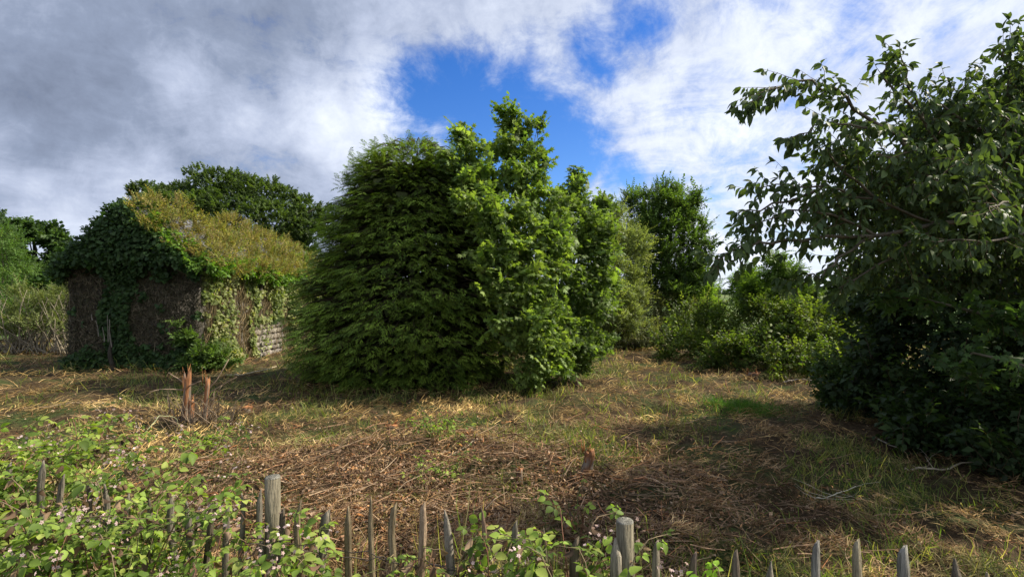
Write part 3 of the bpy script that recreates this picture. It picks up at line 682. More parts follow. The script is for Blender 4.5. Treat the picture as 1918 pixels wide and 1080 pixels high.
make_tree('willow_bush', 'grey-green small-leaved willow between the sycamores and the dark elm', 'tree', PG(1165, 16.5),
          [bl(1150, 425, 16.8, 46, 40), bl(1175, 470, 16.4, 42, 45), bl(1140, 500, 16, 50, 50), bl(1180, 530, 16, 36, 40), bl(1130, 560, 15.4, 50, 45), bl(1160, 590, 15.3, 45, 38), bl(1120, 450, 16, 40, 40)],
          SPS, 8000, [(.08, .11, .05), (.13, .165, .07), (.18, .22, .09), (.25, .28, .14)], size=1.15, r0=.09, nlimb=6, stems=2, nsub=14, sub=.28)
DK = 1.15
SPE = [spray(13, leaf2(.75, .15, .1), .55, .10, .08, 60, .006, 140+k) for k in range(6)]
make_tree('elm', 'dark green upright elm with ragged twiggy edges beside the gap of open sky', 'tree', PG(1225, 20.5),
          [bl(1228, 375, 20.5, 48, 28), bl(1262, 385, 20.5, 36, 28), bl(1205, 390, 20.5, 30, 30), bl(1225, 430, 20.5, 52, 40), bl(1275, 425, 20.5, 32, 34), bl(1240, 480, 20.5, 58, 40), bl(1210, 520, 20.3, 46, 40), bl(1270, 500, 20.2, 40, 28), bl(1292, 478, 20, 26, 16), bl(1296, 392, 20.6, 14, 24), bl(1312, 492, 19.8, 20, 14), bl(1295, 450, 20.2, 26, 26), bl(1250, 540, 20, 50, 26), bl(1300, 520, 20, 26, 18), bl(1190, 450, 20.4, 30, 34), bl(1320, 470, 20, 12, 12), bl(1305, 370, 20.6, 10, 20), bl(1318, 420, 20.4, 12, 18), bl(1325, 455, 20, 14, 8), bl(1185, 375, 20.6, 22, 18), bl(1270, 352, 20.6, 12, 14)],
          SPE, 8000, [(.035, .065, .02), (.06, .105, .028), (.095, .15, .04)], size=.85, r0=.17, nlimb=9, upb=.55, nsub=12, sub=.30, jitter=.3, inner=.32, rag=.25)
DK = 1.42
make_tree('dark_shrub', 'dull dark shrub with tiny leaves under the willow and the elm', 'shrub', PG(1200, 16),
          [bl(1180, 580, 15.6, 50, 40), bl(1215, 560, 16.4, 44, 32), bl(1150, 610, 14.9, 50, 34), bl(1240, 590, 16, 45, 40), bl(1200, 620, 15.2, 55, 30), bl(1270, 600, 16.2, 36, 40), bl(1255, 625, 15.8, 40, 22), bl(1300, 590, 16, 30, 34), bl(1130, 580, 15.4, 30, 50)]+row(1120, 1290, 16, 7, 1.1, .6),
          SPS, 8500, [(.05, .065, .03), (.08, .10, .045), (.13, .145, .07), (.17, .17, .10)], size=1.2, r0=.05, nlimb=6, stems=3, nsub=14, sub=.28)
DK = 1.3
def ashleaf():
    t = T(); lf = leaf2(.42, .1, .1)
    for k in range(5):
        for s in (-1, 1): t.add(lf.put((0, .2+.16*k, -.05*k*k*.3), Ez((s*.85, .55, -.15)), .30))
    t.add(lf.put((0, .95, -.2), Ez((0, 1, -.2)), .32)); t.add(tube([(0, 0, 0), (0, .95, -.2)], [.012, .006], 3, (.08, .10, .03), cap=False)); return t
ASH = ashleaf()
SPA = [spray(6, ASH, .35, .30, .2, 60, .005, 160+k) for k in range(5)]
ACOL = [(.05, .09, .02), (.09, .15, .03), (.14, .20, .04)]
for (lab, base, bls, n, cols) in (
    ('ash sapling with feathery leaves standing highest above the hedge', PG(1462, 13), [bl(1452, 498, 13, 20, 20), bl(1470, 525, 13, 38, 22), bl(1440, 545, 13, 42, 26), bl(1490, 550, 13, 34, 22)], 430, ACOL),
    ('low ash sapling with spreading feathery tips left of the taller one', PG(1408, 14), [bl(1402, 522, 14, 26, 14), bl(1420, 550, 14, 32, 22), bl(1395, 545, 14, 22, 14)], 230, ACOL),
    ('pale yellow-green sapling under the elm at the edge of the sky gap', PG(1300, 18), [bl(1290, 525, 18, 32, 24), bl(1315, 545, 18, 22, 14), bl(1285, 560, 18, 30, 22), bl(1330, 565, 18, 20, 12)], 460, [(.09, .15, .03), (.14, .22, .04), (.18, .26, .06)])):
    make_tree('ash_sapling', lab, 'sapling', base, bls, SPA, int(n*1.2), cols, size=1.0, r0=.03, nlimb=4, upb=.5, inner=.1, nsub=6)
SPB = [spray(7, leaf4(.62, .12, .15), .30, .095, .3, 65, .004, 180+k) for k in range(7)]
YG = [(.025, .045, .012), (.05, .08, .018), (.085, .125, .026), (.13, .165, .04)]
DK = 1.2
HG = 'shrubs of the overgrown hedge behind the clearing'
for k, (lab, base, bls, n, cols) in enumerate((
    ('tangled hedge shrub below the gap where the far field shows', PG(1340, 15), [bl(1300, 600, 15.5, 40, 34), bl(1345, 605, 15, 40, 32), bl(1320, 640, 14.3, 50, 24), bl(1370, 625, 14.2, 36, 34), bl(1280, 635, 14.5, 36, 20), bl(1345, 580, 16, 20, 14)]+row(1270, 1400, 14.2, 7, .9, .6), 3000, YG),
    ('yellow-green bramble hedge under the tall ash sapling', PG(1450, 13), [bl(1420, 590, 13.5, 46, 36), bl(1470, 585, 13.2, 46, 38), bl(1440, 635, 12.7, 52, 32), bl(1400, 650, 12.9, 36, 22), bl(1500, 620, 12.5, 46, 40), bl(1480, 655, 12.3, 45, 20)]+row(1370, 1530, 12.4, 7, .9, .6), 3400, [(.02, .04, .01), (.04, .07, .015), (.08, .115, .024), (.13, .165, .04)]),
    ('sunlit bramble hedge close to the big dark tree, brightest leaves on top', PG(1560, 12), [bl(1540, 575, 13, 46, 24), bl(1570, 600, 12.5, 44, 36), bl(1590, 640, 11.8, 46, 34), bl(1530, 640, 12, 50, 34), bl(1560, 680, 11.4, 50, 22), bl(1610, 600, 12.4, 30, 40), bl(1620, 670, 11, 36, 30)]+row(1480, 1640, 11.0, 7, .8, .6), 3400, [(.025, .045, .012), (.055, .09, .018), (.10, .14, .026), (.15, .19, .04)]))):
    make_tree('hedge_shrub', lab, 'hedge shrub', base, bls, SPB, int(n*1.35), cols, size=1.05, r0=.03, nlimb=6, stems=3, group=HG, nsub=12, sub=.3)

DK = 1.0
# ------------------------------------------------------------------ left background
SPD = [spray(9, leaf2(.85, .2, .2), .9, .36, .2, 60, .012, 200+k) for k in range(6)]
make_tree('broad_tree', 'big dome-shaped dark green tree rising behind the barn roof', 'tree', PG(430, 40),
          [bl(405, 352, 40, 80, 36), bl(345, 375, 40, 66, 34), bl(480, 374, 40, 78, 40), bl(540, 400, 40, 60, 40), bl(275, 352, 41, 34, 14), bl(420, 400, 38, 110, 45), bl(500, 420, 38, 90, 40), bl(320, 400, 38, 80, 40), bl(570, 430, 38, 36, 30), bl(605, 400, 39, 16, 20), bl(600, 425, 39, 18, 18), bl(390, 480, 38, 110, 50), bl(520, 490, 38, 90, 50), bl(250, 362, 41, 16, 8)],
          SPD, 17000, [(.025, .042, .014), (.04, .065, .018), (.055, .088, .024), (.075, .11, .03)], size=.46, r0=.5, nlimb=12, nsub=20, sub=.24, cull=.8, inner=.12, rag=0)
make_tree('broad_tree', 'open-crowned tree with a bare forked limb left of the barn', 'tree', PG(75, 30),
          [bl(60, 425, 30, 34, 14), bl(85, 445, 30, 36, 18), bl(35, 440, 30, 28, 16), bl(112, 462, 30, 16, 20), bl(45, 480, 30, 22, 12), bl(100, 490, 30, 40, 20), bl(20, 460, 30, 20, 20), bl(60, 510, 29, 60, 24), bl(120, 510, 29, 30, 30)],
          SPD, 1900, [(.03, .06, .02), (.05, .09, .028), (.07, .12, .035)], size=.55, r0=.25, nlimb=9, nsub=9, sub=.3)
make_tree('broad_tree', 'dark tree cut by the left edge of the picture', 'tree', PG(-60, 27), [bl(-20, 410, 27, 44, 24), bl(-60, 450, 27, 70, 50), bl(-10, 470, 27, 30, 40), bl(-70, 530, 27, 70, 60)], SPD, 1300, [(.03, .06, .02), (.05, .09, .028)], size=.55, r0=.25, nlimb=5)
make_tree('tall_shrub', 'fresh green leafy shrub at the left edge in front of the dark trees', 'shrub', PG(-15, 22),
          [bl(0, 460, 22, 32, 36), bl(10, 510, 22, 40, 36), bl(-10, 570, 21.5, 50, 50), bl(20, 590, 21, 36, 40), bl(-50, 500, 22, 50, 60)], SPS, 3600, [(.05, .10, .03), (.08, .15, .04), (.11, .19, .05)], size=1.1, r0=.06, nlimb=5, nsub=12)
make_tree('thin_shrub', 'olive shrub with bare pale branches left of the barn', 'shrub', PG(80, 19.5),
          [bl(50, 560, 20, 36, 26), bl(90, 560, 20, 34, 34), bl(120, 555, 20, 18, 34), bl(40, 600, 19.6, 36, 20), bl(85, 600, 19.6, 44, 24), bl(120, 605, 19.6, 20, 26), bl(20, 610, 19.6, 30, 20)],
          SPS, 2300, [(.08, .11, .04), (.13, .16, .06), (.17, .20, .08)], size=.95, r0=.03, nlimb=4, nsub=12, inner=.4)
ts_ = bpy.data.objects['thin_shrub']; w_ = []
for k in range(130):
    b_ = PG(random.uniform(0, 135), 19.3+random.random()); t2 = b_+np.array([random.gauss(0, .8), random.gauss(0, .4), random.uniform(.8, 2.6)])
    w_.append(tube(curve(b_, t2, .08, 5), np.linspace(.028, .007, 5), 4, (.30, .26, .19)))
obj('branches', cat(w_), M_dry, ts_, 'stuff')
make_tree('dark_hedge', 'dark hedge along the back of the clearing left of the barn', 'hedge', PG(60, 26), [bl(20+k*30, 560, 25, 34, 40) for k in range(-3, 5)]+[bl(140, 520, 27, 40, 50)], SPD, 1700, [(.02, .045, .012), (.035, .07, .018)], size=.6, trunk=False)
make_tree('dark_hedge', 'dark hedge closing the view between the barn and the conifer', 'hedge', PG(600, 33), [bl(520+k*36, 560, 33, 36, 34) for k in range(0, 16)], SPD, 2600, [(.02, .045, .012), (.035, .07, .018)], size=.6, trunk=False)

# ------------------------------------------------------------------ distant field woods
def far_woods():
    ts = []
    for k in range(620):
        a_ = random.uniform(-1.0, 1.0); r = random.choice([random.gauss(505, 14), random.gauss(300, 8), random.gauss(700, 40)]); x, y = r*math.sin(a_), r*math.cos(a_)
        s = random.uniform(2.2, 5.0)*(r/500); z = g1(x, y)
        n = 24; pp = nz(R_.normal(size=(n, 3)))*np.array([1.5, 1.5, .8])*s*R_.random((n, 1))**.3; pp[:, 2] += s*.55
        fr = frames(nz(R_.normal(size=(n, 3))), np.tile([0, 0, 1.], (n, 1)))
        ts.append(inst(leaf2(1.1), pp+np.array([x, y, z]), fr, s*.9, palette(n, [(.03, .05, .025), (.05, .075, .035)])))
    tag(obj('distant_woods', cat(ts), M_leaf), 'dark line of hedgerows and woods on the far rise beyond the fields', 'woods', None, 'stuff')
far_woods()

# ------------------------------------------------------------------ the near tree on the right with large drooping oval leaves
OV = [leaf8(.50, .10, .35, .03), leaf8(.46, .16, .55, -.03), leaf8(.54, .06, .25, .0), leaf8(.44, .2, .4, .05)]
def near_tree():
    base = np.array([6.1, 5.6, g1(6.1, 5.6)])
    root = thing('large_leaved_tree', base, 'near tree with large drooping oval leaves reaching long bare-ended branches into the sky', 'tree')
    hub = P(1960, 420, 5.6)
    tr = curve(base, hub, .03, 7); obj('trunk', tube(tr, np.linspace(.17, .09, 7), 9, (.14, .12, .09), .15), M_bark, root, smooth=True)
    BR = [  # branches: (px, py, distance) way points
        [(1960, 420, 5.6), (1800, 335, 5.2), (1700, 262, 4.9), (1640, 222, 4.8), (1560, 160, 4.7), (1500, 152, 4.6), (1440, 162, 4.5), (1408, 192, 4.5)],
        [(1800, 335, 5.2), (1740, 230, 5.0), (1700, 150, 4.9), (1692, 85, 4.9)],
        [(1740, 230, 5.0), (1660, 140, 4.9), (1665, 112, 4.9)],
        [(1700, 262, 4.9), (1620, 232, 4.8), (1540, 236, 4.7), (1482, 258, 4.7)],
        [(1900, 400, 5.5), (1760, 420, 5.2), (1640, 440, 5.0), (1500, 444, 4.8), (1420, 456, 4.7), (1372, 466, 4.7), (1338, 500, 4.7)],
        [(1760, 420, 5.2), (1640, 370, 5.0), (1540, 352, 4.8), (1470, 345, 4.8), (1412, 350, 4.7)],
        [(1540, 352, 4.8), (1450, 385, 4.8), (1380, 398, 4.7)],
        [(1640, 370, 5.0), (1560, 300, 4.9), (1530, 265, 4.8)],
        [(1960, 420, 5.6), (1850, 250, 5.2), (1800, 180, 5.1), (1790, 150, 5.0)],
        [(1960, 420, 5.6), (1900, 200, 5.3), (1890, 100, 5.2), (1905, 60, 5.2)],
        [(1850, 250, 5.2), (1760, 190, 5.0), (1740, 165, 4.9)],
        [(1640, 440, 5.0), (1560, 400, 4.8), (1480, 392, 4.8), (1400, 425, 4.7)],
        [(1640, 440, 5.0), (1570, 480, 4.9), (1540, 520, 4.9), (1500, 505, 4.9)],
        [(1760, 420, 5.2), (1680, 480, 5.1), (1600, 520, 5.0), (1570, 540, 5.0)],
        [(1900, 400, 5.5), (1800, 300, 5.0), (1730, 280, 4.7), (1640, 290, 4.6)],
        [(1900, 400, 5.5), (1830, 360, 5.0), (1760, 340, 4.7), (1700, 350, 4.6)],
        [(1960, 420, 5.6), (1880, 330, 4.8), (1840, 300, 4.4), (1800, 300, 4.2)],
        [(1960, 420, 5.6), (1900, 380, 4.6), (1870, 385, 4.1), (1850, 400, 4.0)],
        [(1960, 420, 5.6), (1880, 450, 4.8), (1800, 450, 4.5), (1720, 448, 4.4)],
        [(1960, 420, 5.6), (1900, 230, 4.9), (1850, 190, 4.7)],
    ]
    pos = []; ax = []; sz = []; tw = []
    def leaves_on(pts, step, tipn=3):
        seg = np.linalg.norm(np.diff(pts, axis=0), axis=1); L = seg.sum(); cum = np.concatenate([[0], np.cumsum(seg)]); s = step
        k = 0
        while s <= L:
            p_ = np.array([np.interp(s, cum, pts[:, i]) for i in range(3)]); d_ = nz(pts[-1]-pts[0]); side = nz(np.cross(d_, (0, 0, 1)))*(1 if k % 2 else -1)
            a_ = nz(d_*.45+side*.8+np.array([0, 0, -.55-.5*R_.random()])+R_.normal(size=3)*.22)
            pos.append(p_); ax.append(a_); sz.append(.092*np.clip(1+R_.normal()*.2, .6, 1.5)); s += step*(.7+.6*R_.random()); k += 1
        for j in range(tipn): pos.append(pts[-1]); ax.append(nz(nz(pts[-1]-pts[-2])+R_.normal(size=3)*.5+np.array([0, 0, -.5]))); sz.append(.09)
    for bi, b in enumerate(BR):
        pts = np.array([P(*q) for q in b]); n = len(pts); k2 = np.interp(np.linspace(0, n-1, n*3-2), np.arange(n), np.arange(n))
        pts = np.stack([np.interp(k2, np.arange(n), pts[:, i]) for i in range(3)], -1); pts[1:-1] += R_.normal(size=(len(pts)-2, 3))*.015
        r0 = .028 if bi in (0, 4) else .016
        obj('branch', tube(pts, np.linspace(r0, .004, len(pts)), 5, (.13, .11, .08), .1), M_bark, root, smooth=True)
        Ltot = np.linalg.norm(np.diff(pts, axis=0), axis=1).sum(); nt = int(Ltot/.105)
        leaves_on(pts[len(pts)//2:], .06)
        for k in range(nt):
            s = .12+.86*(k+R_.random())/nt; p0 = np.array([np.interp(s*(len(pts)-1), np.arange(len(pts)), pts[:, i]) for i in range(3)]); d_ = nz(pts[min(int(s*(len(pts)-1))+1, len(pts)-1)]-pts[int(s*(len(pts)-1))])
            sd = nz(np.cross(d_, (0, 0, 1)))*R_.choice([-1, 1]); L = (.16+.34*R_.random())*(1.25-.75*s)
            p1 = p0+nz(d_*.8+sd*R_.random()+np.array([0, 0, R_.normal()*.55-.05]))*L
            cp = curve(p0, p1, .05, 4, .05); tw.append(tube(cp, np.linspace(.004, .0015, 4), 3, (.12, .08, .05), cap=False)); leaves_on(cp, .044)
    # the dense body of the crown
    BB = [bl(1640, 330, 5.4, 80, 60), bl(1740, 270, 5.4, 90, 70), bl(1840, 210, 5.6, 90, 80), bl(1800, 330, 5.6, 120, 90), bl(1900, 300, 5.6, 100, 120), bl(1680, 420, 6.3, 90, 70), bl(1790, 430, 6.6, 120, 80), bl(1620, 480, 6.6, 60, 50), bl(1900, 450, 6.6, 100, 90), bl(1700, 520, 7.0, 90, 50),
          bl(1980, 330, 6.0, 100, 140), bl(1570, 380, 5.4, 60, 50), bl(1930, 190, 5.8, 50, 60), bl(1600, 270, 5.2, 50, 34)]
    p_, o_, c_ = crown_points(BB, 2350, nsub=10, inner=.35)
    side = [(np.array(q), np.array(s_)) for q, s_ in (((7.5, 5.8, 3.6), (1.3, 1.2, 1.1)), ((8.6, 6.6, 4.0), (1.5, 1.5, 1.2)), ((7.2, 6.4, 2.4), (1.2, 1.0, 1.0)))]
    p2_, o2_, _c = crown_points(side, 500, nsub=8, inner=.4); p_ = np.vstack([p_, p2_]); o_ = np.vstack([o_, o2_])
    for k in range(len(p_)):
        L = .22+.2*R_.random(); d_ = nz(o_[k]+R_.normal(size=3)*.4); cp = curve(p_[k]-d_*L*.5, p_[k]+d_*L*.5, .06, 4, .05); tw.append(tube(cp, np.linspace(.004, .0015, 4), 3, (.12, .08, .05), cap=False)); leaves_on(cp, .06, 2)
    pos = np.array(pos); ax = np.array(ax); sz = np.array(sz); n = len(pos)
    fr = frames(ax, np.array([0, 0, 1.])+R_.normal(size=(n, 3))*.5)
    obj('twigs', cat(tw), M_bark, root, 'stuff')
    col = palette(n, [(.05, .082, .032), (.075, .115, .04), (.10, .145, .048)], None, .15)
    leaf_objects(root, 'leaf', OV, (pos, fr, sz, R_.integers(0, 4, n)), 299, M_gloss, col, 'crown')
    print('near tree leaves', n)
near_tree()
GREEN_SHADE = [(.018, .036, .014), (.03, .053, .02), (.044, .072, .028)]  # leaf greens lowered: the darkness of backlit foliage is put into the colour
SPO = [spray(8, leaf4(.65, .12, .3), .40, .13, .35, 65, .005, 300+k) for k in range(5)]
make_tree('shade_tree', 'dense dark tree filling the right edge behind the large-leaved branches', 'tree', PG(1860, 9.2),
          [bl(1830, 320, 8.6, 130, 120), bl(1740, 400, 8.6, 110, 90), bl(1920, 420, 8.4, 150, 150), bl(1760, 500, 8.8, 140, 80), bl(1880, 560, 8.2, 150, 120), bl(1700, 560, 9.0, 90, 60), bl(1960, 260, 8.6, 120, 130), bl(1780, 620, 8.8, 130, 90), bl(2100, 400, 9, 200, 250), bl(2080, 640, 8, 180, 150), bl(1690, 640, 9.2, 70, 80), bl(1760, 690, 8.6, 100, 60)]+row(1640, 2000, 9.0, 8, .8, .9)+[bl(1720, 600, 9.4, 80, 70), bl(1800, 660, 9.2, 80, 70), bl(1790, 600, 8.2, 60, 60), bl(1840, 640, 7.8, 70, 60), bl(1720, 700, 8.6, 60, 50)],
          SPO, 8500, GREEN_SHADE, mat=M_gloss, size=.95, r0=.16, nlimb=10, inner=.5, nsub=10)
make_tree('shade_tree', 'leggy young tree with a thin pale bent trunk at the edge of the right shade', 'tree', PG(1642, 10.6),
          [bl(1630, 560, 10.4, 60, 44), bl(1600, 530, 10.6, 40, 26), bl(1660, 520, 10.2, 60, 50), bl(1670, 600, 9.8, 46, 50)], SPO, 800, GREEN_SHADE, size=.85, r0=.045, nlimb=4, barkc=(.28, .25, .2), inner=.3)
SPC = [spray(5, palm(.25), .42, .17, .3, 60, .005, 320+k) for k in range(4)]
# long low boughs with lobed leaves in the shade
for lab, wp, n_ in (('low sycamore bough with pale lobed leaves stretching across the dark tree', [(1960, 600, 5.2), (1850, 590, 5.4), (1740, 562, 5.8), (1640, 552, 6.2)], 90), ('shaded sycamore shoot with big lobed leaves low at the right edge', [(2000, 720, 4.9), (1900, 680, 5.0), (1820, 660, 5.2), (1780, 690, 5.3)], 50)):
    pts = np.array([P(*q) for q in wp]); root = thing('sycamore_bough', (pts[0][0], pts[0][1], g1(pts[0][0], pts[0][1])), lab, 'tree')
    stem_ = np.vstack([[pts[0][0]+.15, pts[0][1], g1(pts[0][0], pts[0][1])-.05], pts]); obj('trunk', tube(stem_, np.linspace(.03, .008, len(stem_)), 5, (.10, .09, .06)), M_bark, root)
    s = R_.random(n_); p_ = np.stack([np.interp(s*(len(pts)-1), np.arange(len(pts)), pts[:, i]) for i in range(3)], -1)+R_.normal(size=(n_, 3))*np.array([.12, .12, .08])
    o_ = nz(R_.normal(size=(n_, 3))+np.array([-.3, -.5, .1])); tsx, _ = place_sprays(SPC, p_, o_, palette(n_, [(.035, .07, .022), (.05, .09, .028)]), .55, upb=0)
    obj('crown', cat(tsx), M_leaf, root, 'stuff')
# undergrowth at the foot of the right-hand trees
UG = 'low shrubs in the shade at the foot of the right-hand trees'
for lab, base, bls, n, cols in (
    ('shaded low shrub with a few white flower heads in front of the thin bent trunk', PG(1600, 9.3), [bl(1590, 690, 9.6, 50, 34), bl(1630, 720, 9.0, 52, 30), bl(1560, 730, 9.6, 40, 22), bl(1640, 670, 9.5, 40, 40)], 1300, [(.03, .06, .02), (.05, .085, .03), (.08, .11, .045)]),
    ('shaded bramble bank under the dense dark tree', PG(1780, 7.3), [bl(1730, 740, 8.0, 60, 40), bl(1790, 770, 7.4, 60, 44), bl(1850, 760, 7.2, 70, 60), bl(1700, 780, 7.6, 40, 24), bl(1740, 800, 7.0, 50, 26)], 1900, GREEN_SHADE),
    ('shaded green shrub at the right edge with leaves down to the ground', PG(1930, 6.2), [bl(1920, 790, 6.2, 80, 70), bl(1960, 700, 6.2, 90, 90), bl(1850, 830, 6.2, 60, 34), bl(1910, 850, 5.8, 60, 30), bl(2050, 800, 6, 90, 80)], 1500, GREEN_SHADE)):
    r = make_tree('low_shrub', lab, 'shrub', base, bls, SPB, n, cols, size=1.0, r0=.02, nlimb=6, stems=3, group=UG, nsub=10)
# ------------------------------------------------------------------ chestnut paling fence
fence = thing('paling_fence', (-.4, 2.75, g1(-.4, 2.75)), 'low chestnut paling fence of grey split pickets wired between round posts', 'fence')
def fdepth(px):
    # fence line y = 2.53 - 0.245 x
    s = (px-959)/F; return 2.53/(1+.245*s)
def post(px, py, wpx):
    d = fdepth(px)+.06; t0 = P(px, py, d); gz = g1(t0[0], t0[1]); r = wpx/2/F*d
    n = 14; zz = np.linspace(gz-.2, t0[2], 6); pts = np.array([[t0[0]+.004*math.sin(i*2), t0[1], z] for i, z in enumerate(zz)])
    t = tube(pts, r*np.array([1.03, 1.02, 1, 1, .99, .96]), n, (.21, .185, .13), .05, cap=True); obj('post', t, M_pale, fence, smooth=False)
    tp = tube([t0-np.array([0, 0, .001]), t0+np.array([0, 0, .006])], [r*.96, r*.88], n, (.23, .22, .185), .05); obj('post_top', tp, M_pale, fence)
post(1169, 972, 33); post(514, 891, 28)
def picket(px, py, lean, wpx, col, style):
    d = fdepth(px); top = P(px, py, d); gz = g1(top[0], top[1])-.15; w = wpx/F*d/2*1.1; dep = w*.6
    hh = top[2]-gz; rg = np.random.default_rng(int(px)); prof = np.array([(-1, -.6), (-.1, -1), (1, -.5), (.75, .8), (-.8, .7)])+rg.normal(size=(5, 2))*.14
    lv = [0, .3, .6, .85, 1-.10/hh*(.6+.5*rg.random()), 1-.03/hh, 1.0]; sw = [1.05, 1, .97, .93, .9, .42, .12] if style == 0 else ([1.05, 1, .98, .95, .92, .75, .5] if style == 1 else [1.05, 1, .95, .85, .7, .4, .08])
    v = []; bow = rg.normal()*.012; sh = rg.normal()*.35 if style != 1 else .5
    for l_, s_ in zip(lv, sw):
        c = np.array([top[0]+lean*(l_-1)*hh+bow*math.sin(l_*9), top[1]+.01*math.sin(l_*7+px), gz+l_*hh])
        tx = (1-s_)*w*sh if l_ > .8 else 0
        for a_, b_ in prof*(1+rg.normal(size=(5, 2))*.03): v.append((c[0]+a_*w*s_+tx, c[1]+b_*dep*max(s_, .4), c[2]+(a_*.012 if l_ == 1 and style == 1 else 0)))
    f = []
    for i in range(len(lv)-1):
        for j in range(5): a0 = i*5+j; b0 = i*5+(j+1) % 5; f += [(a0, b0, b0+5), (a0, b0+5, a0+5)]
    e0 = (len(lv)-1)*5; f += [(e0, e0+1, e0+2), (e0, e0+2, e0+3), (e0, e0+3, e0+4)]
    c = np.tile(col, (len(v), 1)); obj('picket', T(v, f, c), M_pale, fence)
GREY, TAN_, DKW = (.20, .175, .135), (.25, .195, .12), (.13, .105, .075)
for a_ in ((20, 866, 0, 13, GREY, 1), (88, 860, .02, 11, GREY, 0), (126, 886, 0, 10, GREY, 0), (165, 906, -.03, 11, DKW, 1), (205, 902, .02, 11, GREY, 0), (246, 922, .02, 11, GREY, 0), (286, 930, 0, 12, DKW, 0), (326, 927, -.06, 12, GREY, 1), (357, 934, -.10, 12, GREY, 0), (396, 939, .02, 11, DKW, 0), (428, 949, 0, 11, GREY, 1),
           (458, 920, .01, 10, GREY, 2), (494, 912, 0, 11, GREY, 0), (531, 948, .03, 10, DKW, 1), (571, 932, .03, 11, TAN_, 0), (614, 951, .10, 17, GREY, 1), (657, 943, .01, 11, TAN_, 0), (700, 926, .01, 11, TAN_, 2), (743, 941, .02, 13, TAN_, 1), (791, 940, 0, 13, (.33, .24, .16), 1), (836, 953, -.10, 15, (.27, .24, .19), 2),
           (897, 945, 0, 10, (.24, .16, .11), 0), (963, 975, .02, 12, GREY, 1), (1018, 985, .02, 11, DKW, 0), (1079, 1003, .0, 17, DKW, 1), (1150, 1004, 0, 20, (.27, .24, .19), 0), (1226, 1012, .01, 14, (.26, .22, .17), 1), (1297, 1030, 0, 17, (.17, .13, .10), 1), (1369, 1028, 0, 14, (.16, .13, .10), 1), (1440, 1048, 0, 15, (.2, .18, .14), 0),
           (1523, 1010, -.02, 18, (.22, .21, .185), 1), (1598, 1010, -.05, 14, (.30, .26, .18), 1), (1686, 1020, -.10, 19, (.25, .24, .21), 1), (1778, 1042, -.02, 22, (.14, .12, .09), 0), (1838, 1064, -.12, 20, (.28, .23, .15), 0), (1920, 1062, 0, 18, GREY, 1)):
    picket(*a_)
for zz, nm in ((.74, 0), (.36, 1)):
    for o2 in (-.012, .012):
        px = np.linspace(-150, 2050, 150); d = fdepth(px)+o2*np.sin(np.arange(150)*1.9)*1.6-.012; x = (px-959)/F*d
        pts = np.stack([x, d, gh(x, d)*0+zz+(.02 if o2 > 0 else 0)+.012*np.sin(np.arange(150)*.9+o2*99)], -1); obj('wire', tube(pts, .0026, 4, (.07, .055, .045)), M_wire, fence)

# ------------------------------------------------------------------ stumps
def splinter_stem(root, x, y, h, r, orange=1.0, lean=(0, 0), seed=0):
    rg = np.random.default_rng(seed); gz = g1(x, y); n = 11; lv = [0, .25, .55, .8, 1.0]; v = []; c = []
    tops = .82+.22*rg.random(n)
    for i, l_ in enumerate(lv):
        for j in range(n):
            a_ = j/n*2*np.pi; rr = r*(1.1-.2*l_)*(1+.22*rg.normal()*.5)
            l2 = l_ if i < 4 else tops[j]
            v.append((x+math.cos(a_)*rr+lean[0]*l2*h, y+math.sin(a_)*rr+lean[1]*l2*h, gz-.05+l2*h))
            torn = (rg.random() < .35+.5*l_)
            c.append(np.array((.30, .135, .06))*(.45+.75*rg.random())*orange if torn else np.array((.17, .145, .115))*(.6+.7*rg.random()))
    f = []
    for i in range(4):
        for j in range(n): a0 = i*n+j; b0 = i*n+(j+1) % n; f += [(a0, b0, b0+n), (a0, b0+n, a0+n)]
    v.append((x+lean[0]*h*.8, y+lean[1]*h*.8, gz+h*.72)); c.append((.45, .2, .08)); m = len(v)-1
    for j in range(n): f.append((4*n+j, 4*n+(j+1) % n, m))
    obj('stem', T(v, f, np.array(c)), M_wood, root)
    for k in range(9):
        a_ = rg.random()*6.28; q = r*(.5+.55*rg.random()); l0 = h*(.35+.5*rg.random()); l1 = l0+h*(.12+.28*rg.random()); b_ = np.array([x+math.cos(a_)*q, y+math.sin(a_)*q, gz+l0])
        t2 = np.array([x+math.cos(a_)*q*1.35+rg.normal()*.02, y+math.sin(a_)*q*1.35, gz+l1]); w = r*(.12+.12*rg.random()); sd = np.array([-math.sin(a_), math.cos(a_), 0])
        on = np.array([math.cos(a_), math.sin(a_), 0])*w*.4
        obj('splinter', T([b_-sd*w, b_+sd*w, b_+on, t2-sd*w*.2+on, t2], [(0, 1, 2), (0, 2, 3), (1, 4, 2), (2, 4, 3), (0, 3, 4), (0, 4, 1)], np.tile(np.array((.40, .17, .06))*(.6+.7*rg.random()), (5, 1))), M_wood, root)
sx, sy = (350-959)/F*8.6, 8.6
stp = thing('splintered_stump', (sx, sy, g1(sx, sy)), 'splintered orange stump of two torn stems standing before the barn', 'tree stump')
splinter_stem(stp, sx, sy, .90, .06, 1, (.03, 0), 1)
splinter_stem(stp, (384-959)/F*8.45, 8.45, .88, .036, 1.1, (.08, 0), 2)
splinter_stem(stp, (362-959)/F*8.5, 8.5, .5, .045, 1.0, (-.04, 0), 3)
